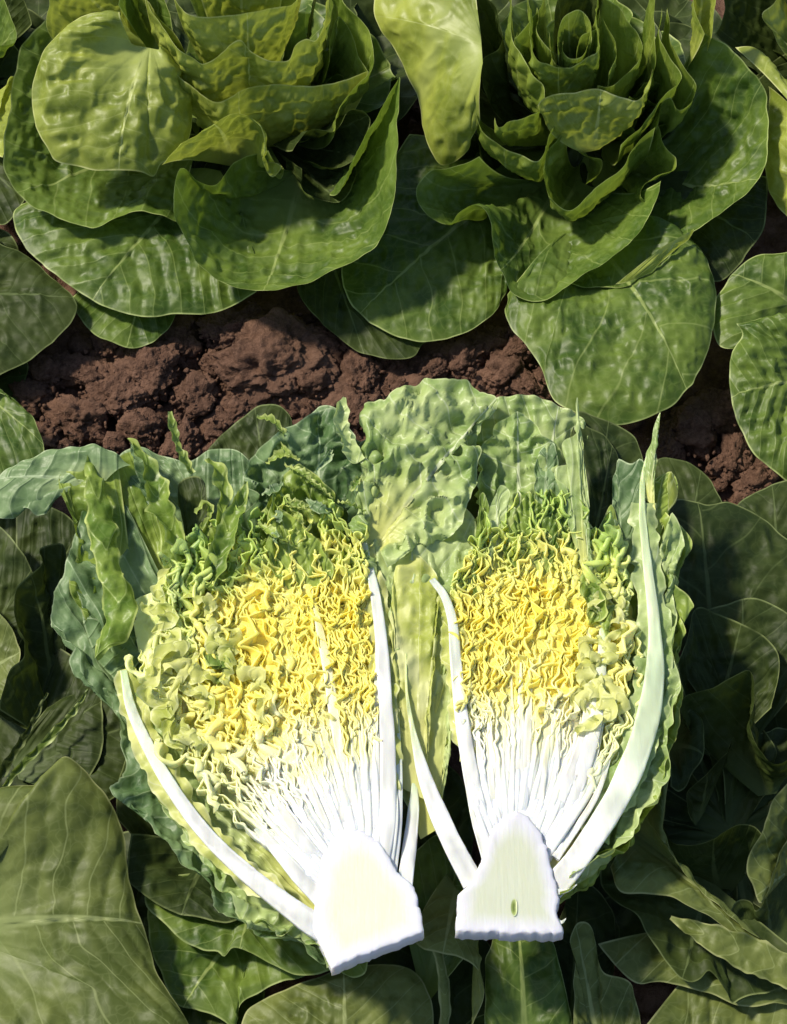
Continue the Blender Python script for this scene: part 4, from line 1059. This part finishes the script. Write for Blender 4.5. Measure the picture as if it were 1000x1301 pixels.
curls(LH, 26, .03, .30, .40, .88, 51)
LH.rib([(157, 852, -.35), (166, 898, -.2), (190, 952, -.1), (224, 1010, 0), (264, 1062, 0), (312, 1108, 0), (360, 1146, 0), (390, 1168, -.1), (416, 1184, -.5)], [.5, .8, .92, 1.0, 1.05, 1.2, 1.4, 1.8], [.9, 1.1, 1.2, 1.2, 1.3, 1.4, 1.6, 1.8], [PGR, WGR, WGR, WHT, WHT, WHT, WHT])
LH.rib([(459, 640, .5), (463, 690, .4), (474, 740, .3), (483, 800, .25), (489, 880, .2), (493, 960, .15), (492, 1040, .0), (486, 1080, -.1), (482, 1108, -.5)], [.2, .45, .8, .95, 1.0, 1.1, 1.2, 1.3], [.5, .8, 1, 1.1, 1.2, 1.2, 1.2, 1.2], [PGR, WGR, WHT, WHT, WHT, WHT])
LH.rib([(396, 745, .0), (406, 800, .15), (417, 855, .15), (426, 920, .08), (438, 990, -.05), (446, 1060, -.3)], [.15, .6, .75, .7, .6, .7], [.4, .5, .6, .6, .5, .5], [(.84, .76, .3), (.86, .84, .6), (.87, .85, .7)])
LH.rib([(478, 800, -.1), (478, 900, .0), (478, 1000, .0), (474, 1096, -.4)], [.1, .35, .5, .7], [.4, .6, .7, .7], [(.87, .82, .45), (.86, .85, .7), WHT, WHT])
LH.rib([(505, 900, -.5), (507, 980, -.3), (505, 1050, -.2), (498, 1110, -.5)], [.15, .5, .6, .7], [.4, .6, .7, .7], [PGR, WGR, WHT, WHT])
LH.rib([(527, 975, -1.2), (526, 1020, -1.0), (521, 1070, -.8), (513, 1135, -.4)], [.15, .8, 1.0, 1.1], [.4, .8, 1, 1], [PGR, WHT, WHT])
LH.rib([(326, 1052, -.15), (352, 1080, .0), (382, 1115, .0), (408, 1142, -.4)], [.5, .9, 1.1, 1.2], [.6, .8, .9, .9], [WGR, WHT, WHT])
LH.rib([(345, 1010, .0), (372, 1050, .1), (398, 1085, .0), (424, 1116, -.4)], [.4, .8, 1.0, 1.1], [.6, .8, .9, .9], [(.87, .86, .7), WHT, WHT])
for x0, y0, x1, y1 in [(380, 960, 432, 1090), (405, 930, 440, 1080), (428, 930, 452, 1078), (446, 930, 462, 1078), (462, 950, 472, 1085), (360, 985, 425, 1100)]:
    mx, my = (x0 + x1) / 2 + rng.uniform(-4, 4), (y0 + y1) / 2
    LH.rib([(x0, y0, -.1), (mx, my, .02), (x1, y1, -.3)], [.12, .45, .9], [.4, .6, .9], [(.87, .84, .55), (.82, .81, .72), WHT])
LH.core([(406, 1095), (420, 1066), (444, 1050), (468, 1056), (488, 1078), (505, 1105), (528, 1128), (532, 1150), (540, 1184), (500, 1200), (462, 1214), (422, 1232), (410, 1208), (396, 1180), (400, 1140)], (465, 1145), 3.2, (.70, .70, .75), (.74, .70, .56), lift=.12)

# ---------------------------------------------------------------- right half
RHr = thing("lettuce_half", "lettuce half lying cut face up on the right, with the square white stem base", "lettuce half", P(650, 1150, ZH - 2), "cut lettuce halves")
RH = Half(RHr, [(628, 1110), (592, 1000), (578, 900), (572, 820), (580, 745), (606, 665)], [(655, 1068), (662, 950), (668, 850), (672, 760), (676, 620)], [(692, 1108), (762, 1010), (806, 930), (815, 840), (808, 750), (782, 650)], (655, 1050), (675, 690), 128, ZH)
# outer leaves
leaf(RHr, [(810, 660, 12.3), (822, 625, 12.5), (838, 606, 12.5), (852, 600, 12.4), (862, 628, 12.1), (850, 655, 12.0), (868, 672, 12.0), (880, 690, 11.9), (876, 712, 11.8), (862, 728, 11.8), (859, 745, 11.8), (874, 758, 11.8), (882, 772, 11.7), (871, 788, 11.7), (876, 808, 11.6), (864, 826, 11.6), (868, 862, 11.6), (868, 896, 11.6), (862, 930, 11.6), (852, 972, 11.6), (832, 1020, 11.7), (806, 1062, 11.8), (796, 1084, 12.0), (778, 1082, 12.2), (765, 1090, 12.1), (740, 1112, 12.3), (716, 1136, 12.7)],
     (702, 1140, 9.8), GREEN, a=.62, b=.2, push=(0, 0, -1.8), um=.5, blis=.003, wave=.006, wfreq=34, ruf=.001, rufn=8, bw=2, pill=.002, nlat=7)
leaf(RHr, [(845, 690, 12.7), (856, 650, 12.9), (868, 680, 12.6), (872, 700, 12.4), (850, 730, 12.4), (856, 770, 12.3), (862, 800, 12.3), (858, 830, 12.3), (864, 870, 12.3), (856, 920, 12.2), (846, 960, 12.2), (826, 1008, 12.3), (800, 1050, 12.4), (770, 1085, 12.5), (730, 1120, 12.7)],
     (700, 1140, 10.6), CRINK, a=.62, b=.3, push=(0, 0, -1.2), blis=.004, bfreq=70, wave=.007, wfreq=34, ruf=.0014, rufn=7, bw=2)
leaf(RHr, [(832, 660, 12.2), (828, 610, 12.4), (836, 612, 12.6), (844, 604, 12.8), (853, 598, 13), (862, 622, 12.6), (850, 634, 12.4), (848, 655, 12.2)], (826, 690, 11.8), GREEN, a=.6, b=.6, blis=.001, step=.0016)
leaf(RHr, [(846, 630, 12.9), (853, 599, 13.3), (863, 626, 12.8), (850, 650, 12.5)], (848, 622, 13.1), YELLOW, a=.5, b=.5, blis=.0006, step=.0012, name="folded_margin", bw=.6)
leaf(RHr, [(730, 640, 11), (728, 560, 11.6), (735, 522, 11.8), (762, 530, 11.6), (790, 544, 11.4), (810, 562, 11.2), (818, 600, 11), (800, 680, 10.4)], (735, 800, 8.5), SHADE_DARK, a=.65, b=.9)
leaf(RHr, [(730, 600, 11.8), (738, 536, 12.3), (755, 546, 12.2), (770, 556, 12), (782, 575, 11.8), (788, 600, 11.6), (800, 640, 11.2), (805, 690, 10.8)], (735, 790, 9.5), SHADE_DARK, a=.65, b=.7, pill=.002)
leaf(RHr, [(775, 700, 11.8), (778, 640, 12.4), (780, 600, 12.9), (784, 582, 13.2), (800, 588, 13.2), (812, 582, 13.3), (820, 600, 13), (818, 660, 12.4)], (795, 760, 10.8), BLUE, a=.6, b=.5, um=.5)
leaf(RHr, [(748, 740, 11.6), (756, 690, 12), (768, 660, 12.3), (778, 640, 12.5), (785, 660, 12.3), (790, 690, 12.2), (780, 720, 12), (800, 740, 11.8)], (775, 800, 10.8), GREEN, a=.6, b=.5, blis=.003)
leaf(RHr, [(596, 560, 11.2), (602, 534, 12), (622, 512, 12.6), (642, 504, 12.9), (660, 502, 13), (690, 508, 12.9), (716, 520, 12.6), (738, 530, 12.2), (748, 560, 11.6), (752, 640, 10.8)], (665, 790, 9), CRINK, a=.7, b=.6, push=(0, .4, 0), blis=.003, bfreq=60, ruf=.002, um=.5, bw=3)
leaf(RHr, [(606, 700, 12), (602, 650, 12.6), (612, 618, 13), (610, 590, 13.3), (620, 560, 13.6), (628, 542, 13.9), (644, 532, 14.2), (660, 523, 14.4), (676, 536, 14.1), (692, 552, 13.8), (704, 561, 13.6), (712, 590, 13), (724, 640, 12.4), (740, 700, 12)],
     (665, 770, 10.6), CRINK, a=.68, b=.2, push=(0, 0, -.9), blis=.0058, bfreq=75, wave=.006, wfreq=50, ruf=.003, rufn=9, um=.5, bw=3)
leaf(RHr, [(690, 640, 12.6), (676, 600, 13), (690, 570, 13.4), (704, 562, 13.6), (712, 600, 13.2), (720, 640, 12.8)], (690, 720, 11.4), BLUE, a=.6, b=.4, blis=.003)
leaf(RHr, [(600, 760, 12.6), (600, 700, 13), (604, 660, 13.2), (614, 625, 13.4), (622, 650, 13.1), (628, 690, 12.8)], (618, 800, 11.6), GREEN, a=.6, b=.4, blis=.002, step=.0016)
leaf(RHr, [(618, 720, 13), (622, 680, 13.3), (626, 640, 13.6), (636, 616, 13.9), (646, 625, 13.7), (644, 650, 13.4), (640, 690, 13)], (634, 740, 12.2), CRINK, a=.6, b=.4, blis=.002, step=.0016)
leaf(RHr, [(640, 700, 13.2), (650, 660, 13.5), (662, 640, 13.8), (672, 624, 14.1), (684, 638, 13.8), (698, 648, 13.6), (706, 665, 13.4), (710, 700, 13)], (678, 740, 12.2), GREEN, a=.6, b=.3, blis=.0025, step=.0016, ruf=.002)
leaf(RHr, [(686, 660, 13.4), (692, 630, 13.9), (700, 620, 14), (712, 640, 13.7), (722, 670, 13.4), (732, 700, 13)], (712, 740, 12.2), GREEN, a=.6, b=.3, blis=.0025, step=.0016, ruf=.002)
leaf(RHr, [(750, 720, 13), (749, 660, 13.8), (745, 610, 14.4), (740, 560, 15), (737, 530, 15.6), (735, 505, 16.2), (732, 530, 15.6), (734, 546, 15.1), (727, 555, 14.9), (714, 562, 14.8), (716, 578, 14.5), (722, 590, 14.4), (706, 592, 14.3), (706, 606, 14.1), (722, 622, 14), (724, 640, 13.8), (732, 670, 13.3)],
     (744, 735, 12.8), CRINK, a=.55, b=.4, um=.25, blis=.0012, step=.0016)
leaf(RHr, [(560, 780, 10.6), (566, 680, 11), (580, 600, 11.4), (596, 545, 11.6), (622, 540, 11.6), (640, 600, 11.2), (650, 700, 10.8)], (605, 830, 9.5), SHADE_DARK, a=.6, b=.7)
# crinkled leaf between the two halves
leaf(RHr, [(508, 860, 11.9), (500, 790, 12.2), (492, 730, 12.4), (505, 690, 12.6), (540, 655, 12.7), (580, 640, 12.6), (604, 660, 12.4), (604, 720, 12.2), (585, 770, 12), (566, 800, 11.9)],
     (535, 950, 11.2), CRINK, a=.6, b=.6, blis=.003, bfreq=55, um=.45, push=(0, 0, .2), bw=2.4)
leaf(RHr, [(482, 730, 12.5), (466, 712, 12.8), (459, 680, 12.9), (457, 640, 13.1), (460, 605, 13.3), (466, 575, 13.5), (471, 552, 13.7), (478, 530, 14), (462, 514, 14.4), (474, 508, 14.5), (488, 510, 14.5), (505, 498, 14.6), (524, 488, 14.7), (545, 480, 14.8), (566, 483, 14.7), (588, 484, 14.5), (608, 496, 14.2), (626, 510, 13.9), (612, 538, 13.6), (606, 555, 13.7), (608, 575, 13.6), (604, 605, 13.4), (594, 640, 13.2), (580, 672, 13), (556, 690, 12.9), (530, 694, 12.9), (508, 706, 12.8), (492, 722, 12.6)],
     (472, 700, 12.4), CRINK, a=.55, b=.7, push=(0, 0, .6), blis=.0062, bfreq=68, wave=.006, wfreq=40, ruf=.0022, rufn=12, um=.60, pill=.003, nlat=6, bw=1.2, jag=.001, mw=.0042)
leaf(RHr, [(508, 1000, 11.2), (498, 900, 11.5), (492, 800, 11.8), (480, 730, 12.1), (470, 690, 12.3), (500, 660, 12.4), (560, 660, 12.4), (600, 700, 12.2), (590, 780, 12), (584, 860, 11.8), (572, 960, 11.4)], (545, 1060, 10.8), CRINK, a=.6, b=.6, blis=.003, um=.4, veins=.2, ruf=.001)
leaf(RHr, [(503, 900, 12.0), (497, 820, 12.4), (498, 750, 12.7), (506, 716, 12.9), (522, 704, 12.9), (540, 712, 12.9), (553, 728, 12.8), (558, 765, 12.6), (549, 800, 12.5), (553, 840, 12.4), (544, 880, 12.2), (540, 920, 12)], (528, 1010, 11.4), PALE, a=.6, b=.5, blis=.0022, um=.5, push=(0, 0, .2), veins=.15, ruf=.0015, bw=2)
RH.rib([(549, 736, .7), (564, 756, .6), (574, 785, .4), (579, 840, .25), (585, 900, .2), (594, 960, .15), (606, 1020, .0), (624, 1084, -.5)], [.5, .7, .8, .9, 1.0, 1.1, 1.2, 1.3], [.6, .8, .9, 1, 1, 1.1, 1.1, 1.1], [WGR, WGR, WHT, WHT, WHT])
RH.rib([(516, 830, -.05), (517, 880, -.02), (525, 930, -.12), (539, 985, -.22), (558, 1035, -.2), (578, 1078, -.1), (602, 1122, -.5)], [.08, .2, .4, .95, 1.3, 1.4, 1.5], [.2, .4, .6, 1, 1.2, 1.3, 1.4], [(.60, .68, .28), (.60, .68, .32), (.62, .70, .42), WHT, WHT, WHT, WHT])
RH.rib([(824, 575, 1.2), (817, 605, .9), (816, 635, .75), (817, 665, .6), (823, 720, .4), (831, 790, .2), (832, 855, .15), (820, 925, .1), (792, 998, .1), (754, 1062, .0), (722, 1106, -.1), (700, 1130, -.5)], [.2, .45, .6, .75, .95, 1.4, 1.7, 1.8, 1.75, 1.7, 1.7], [.3, .6, .8, 1, 1.2, 1.3, 1.4, 1.5, 1.5, 1.5, 1.5],
       [(.5, .62, .3), (.56, .68, .36), (.62, .72, .46), (.62, .72, .48), (.52, .62, .42), (.56, .65, .46), (.74, .80, .68), WHT, WHT])
leaf(RHr, [(816, 610, 13.2), (816, 585, 13.6), (826, 562, 14.2), (832, 544, 14.7), (839, 524, 15.2), (838, 545, 14.8), (834, 566, 14.3), (834, 590, 13.9), (828, 622, 13.3)], (826, 640, 13), CRINK, a=.5, b=.5, um=.5, blis=.0006, step=.0014)
RH.rib([(586, 900, .0), (596, 965, .05), (608, 1020, .0), (628, 1090, -.4)], [.1, .4, .6, .7], [.4, .6, .7, .7], [PGR, WGR, WHT, WHT])
RH.rib([(766, 790, .2), (764, 850, .25), (756, 920, .2), (738, 985, .1), (700, 1070, -.4)], [.4, .8, 1.0, 1.1, 1.2], [.5, .8, .9, 1, 1], [PGR, (.80, .82, .70), WHT, WHT])
RH.rib([(748, 800, -.1), (750, 870, .1), (740, 940, .1), (718, 1000, .05), (690, 1062, -.4)], [.3, .5, .7, .9, 1.1], [.5, .7, .8, .9, .9], [(.84, .78, .36), (.86, .84, .64), WHT, WHT])
for x0, y0, x1, y1, wd in [(662, 842, 658, 1030, 1.1), (676, 850, 666, 1030, .9), (640, 900, 642, 1040, .7), (618, 930, 630, 1050, .7), (604, 900, 622, 1060, .7), (700, 930, 682, 1035, .8), (722, 960, 690, 1045, .8), (650, 860, 648, 1030, .6)]:
    RH.rib([(x0, y0, -.1), ((x0 + x1) / 2 + rng.uniform(-3, 3), (y0 + y1) / 2, .02), (x1, y1 + 8, -.3)], [.12, wd * .7, wd * .8], [.4, .6, .9], [(.87, .82, .45), (.88, .87, .74), WHT])
RH.backing(.0, 1.0, .0, .88, -.26)
for i in range(118):
    t = .03 + .94 * (i + rng.uniform(.1, .9)) / 118
    RH.frill(t, np.clip(t + rng.uniform(-.08, .08), .02, .98), .02, rng.uniform(.76, .99), rng.uniform(.0011, .0020), rng.uniform(.009, .015), .0052, rng.uniform(.0008, .0014), rng.uniform(.005, .008), .25, 5000 + i, zoff=rng.uniform(-.30, .10), crs=rng.uniform(.14, .30))
for i in range(98):
    t = rng.uniform(.05, .75)
    s0 = rng.uniform(.34, .84)
    RH.frill(t, np.clip(t + rng.uniform(-.25, .25), .02, .85), s0, min(1.0, s0 + rng.uniform(.10, .26)), rng.uniform(.0013, .0026), rng.uniform(.009, .016), .002, rng.uniform(.0008, .0014), .006, .3, 6000 + i, zoff=rng.uniform(-.1, .35), crs=-.2)
for i in range(28):
    t = rng.uniform(.74, .97)
    s0 = rng.uniform(.2, .84)
    RH.frill(t, np.clip(t + rng.uniform(-.08, .08), .68, 1.0), s0, min(1.0, s0 + rng.uniform(.08, .2)), rng.uniform(.003, .005), rng.uniform(.017, .028), .003, rng.uniform(.0018, .0034), .010, .4, 7000 + i, zoff=rng.uniform(-.2, .4), crs=-.2)
curls(RH, 20, .76, .92, .30, .88, 52)
for H, pth, wds, mt in [
        (LH, [(158, 850, -.5), (190, 952, -.35), (224, 1010, -.3), (264, 1062, -.3), (312, 1108, -.3), (366, 1150, -.4)], [1.4, 2.2, 2.2, 2.1, 1.9, 1.6], PALE),
        (LH, [(461, 680, .1), (474, 740, .0), (483, 800, -.05), (489, 880, -.1), (493, 960, -.15), (492, 1040, -.2)], [1.0, 1.6, 1.8, 1.8, 1.7, 1.4], PALE),
        (RH, [(817, 640, .5), (820, 700, .25), (829, 780, -.1), (830, 855, -.2), (818, 925, -.25), (790, 998, -.25), (752, 1062, -.3)], [1.8, 2.2, 2.6, 2.9, 2.9, 2.7, 2.2], CRINK),
        (RH, [(560, 756, .3), (574, 790, .1), (579, 850, -.05), (586, 910, -.1), (595, 965, -.2)], [1.0, 1.7, 1.8, 1.7, 1.3], PALE)]:
    strip(H.root, [(x, y, ZH + z) for x, y, z in pth], wds, mt, cup=-.12, ruf=.0028, rufn=9, name="rib_blade", jag=.0012)
leaf(RHr, [(700, 1066, 12.0), (728, 990, 12.0), (760, 930, 12), (800, 900, 12), (818, 935, 12), (792, 1005, 12), (752, 1068, 12), (714, 1114, 11.9)], (698, 1112, 11.6), PALE, a=.5, b=.5, push=(0, 0, .1), blis=.002, veins=.2)
for x0, y0, xm, ym, x1, y1 in [(640, 960, 645, 1010, 650, 1060), (592, 1000, 602, 1040, 618, 1092), (770, 905, 752, 975, 704, 1072), (784, 930, 758, 1010, 706, 1090), (712, 900, 706, 980, 684, 1060)]:
    RH.rib([(x0, y0, -.12), (xm, ym, .0), (x1, y1, -.35)], [.08, .42, .6], [.3, .5, .6], [(.82, .82, .55), (.76, .77, .70), WHT])
for x0, y0, xm, ym, x1, y1 in [(300, 1010, 345, 1062, 418, 1132), (318, 985, 364, 1042, 426, 1112), (352, 960, 392, 1035, 438, 1100), (500, 960, 502, 1040, 494, 1105)]:
    LH.rib([(x0, y0, -.15), (xm, ym, .0), (x1, y1, -.35)], [.08, .42, .6], [.3, .5, .6], [(.82, .82, .55), (.76, .77, .70), WHT])
core = RH.core([(612, 1090), (624, 1056), (640, 1036), (656, 1030), (672, 1036), (690, 1062), (700, 1092), (706, 1120), (712, 1140), (708, 1160), (718, 1186), (690, 1187), (640, 1186), (577, 1184), (580, 1160), (580, 1140), (600, 1118)], (650, 1120), 3.2, (.64, .64, .70), (.54, .57, .45), lift=.12)


def pore():
    """small hollow in the cut stem"""
    n = 16
    th = np.linspace(0, 2 * np.pi, n, endpoint=False)
    V = []
    for k, dz in ((1.25, .20), (1.0, .17), (.6, .15), (.05, .14)):
        x = 652 + 4.2 * k * np.cos(th) + 2 * np.sin(th * .5)
        y = 1153 + 9 * k * np.sin(th)
        V.append(PS(np.column_stack([x, y, np.full(n, ZH + dz)])))
    V = np.concatenate(V)
    f = [(i * n + j, i * n + (j + 1) % n, (i + 1) * n + (j + 1) % n, (i + 1) * n + j) for i in range(3) for j in range(n)]
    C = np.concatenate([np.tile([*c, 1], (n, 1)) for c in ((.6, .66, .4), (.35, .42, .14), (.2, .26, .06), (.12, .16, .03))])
    o = mesh("pore", V, f, RIB, None, {"col": ('FLOAT_COLOR', C)}, origin=np.array(RHr.location))
    o.parent = core


pore()
RH.rib([(704, 1134, -.2), (722, 1131, -.1), (733, 1124, -.1)], [.5, .25, .06], [.3, .2, .1], [WHT, (.74, .76, .58)], name="torn_fibre")
RH.rib([(706, 1168, -.2), (713, 1172, -.1), (719, 1167, 0)], [.4, .25, .06], [.3, .2, .1], [WHT, (.74, .76, .58)], name="torn_fibre")
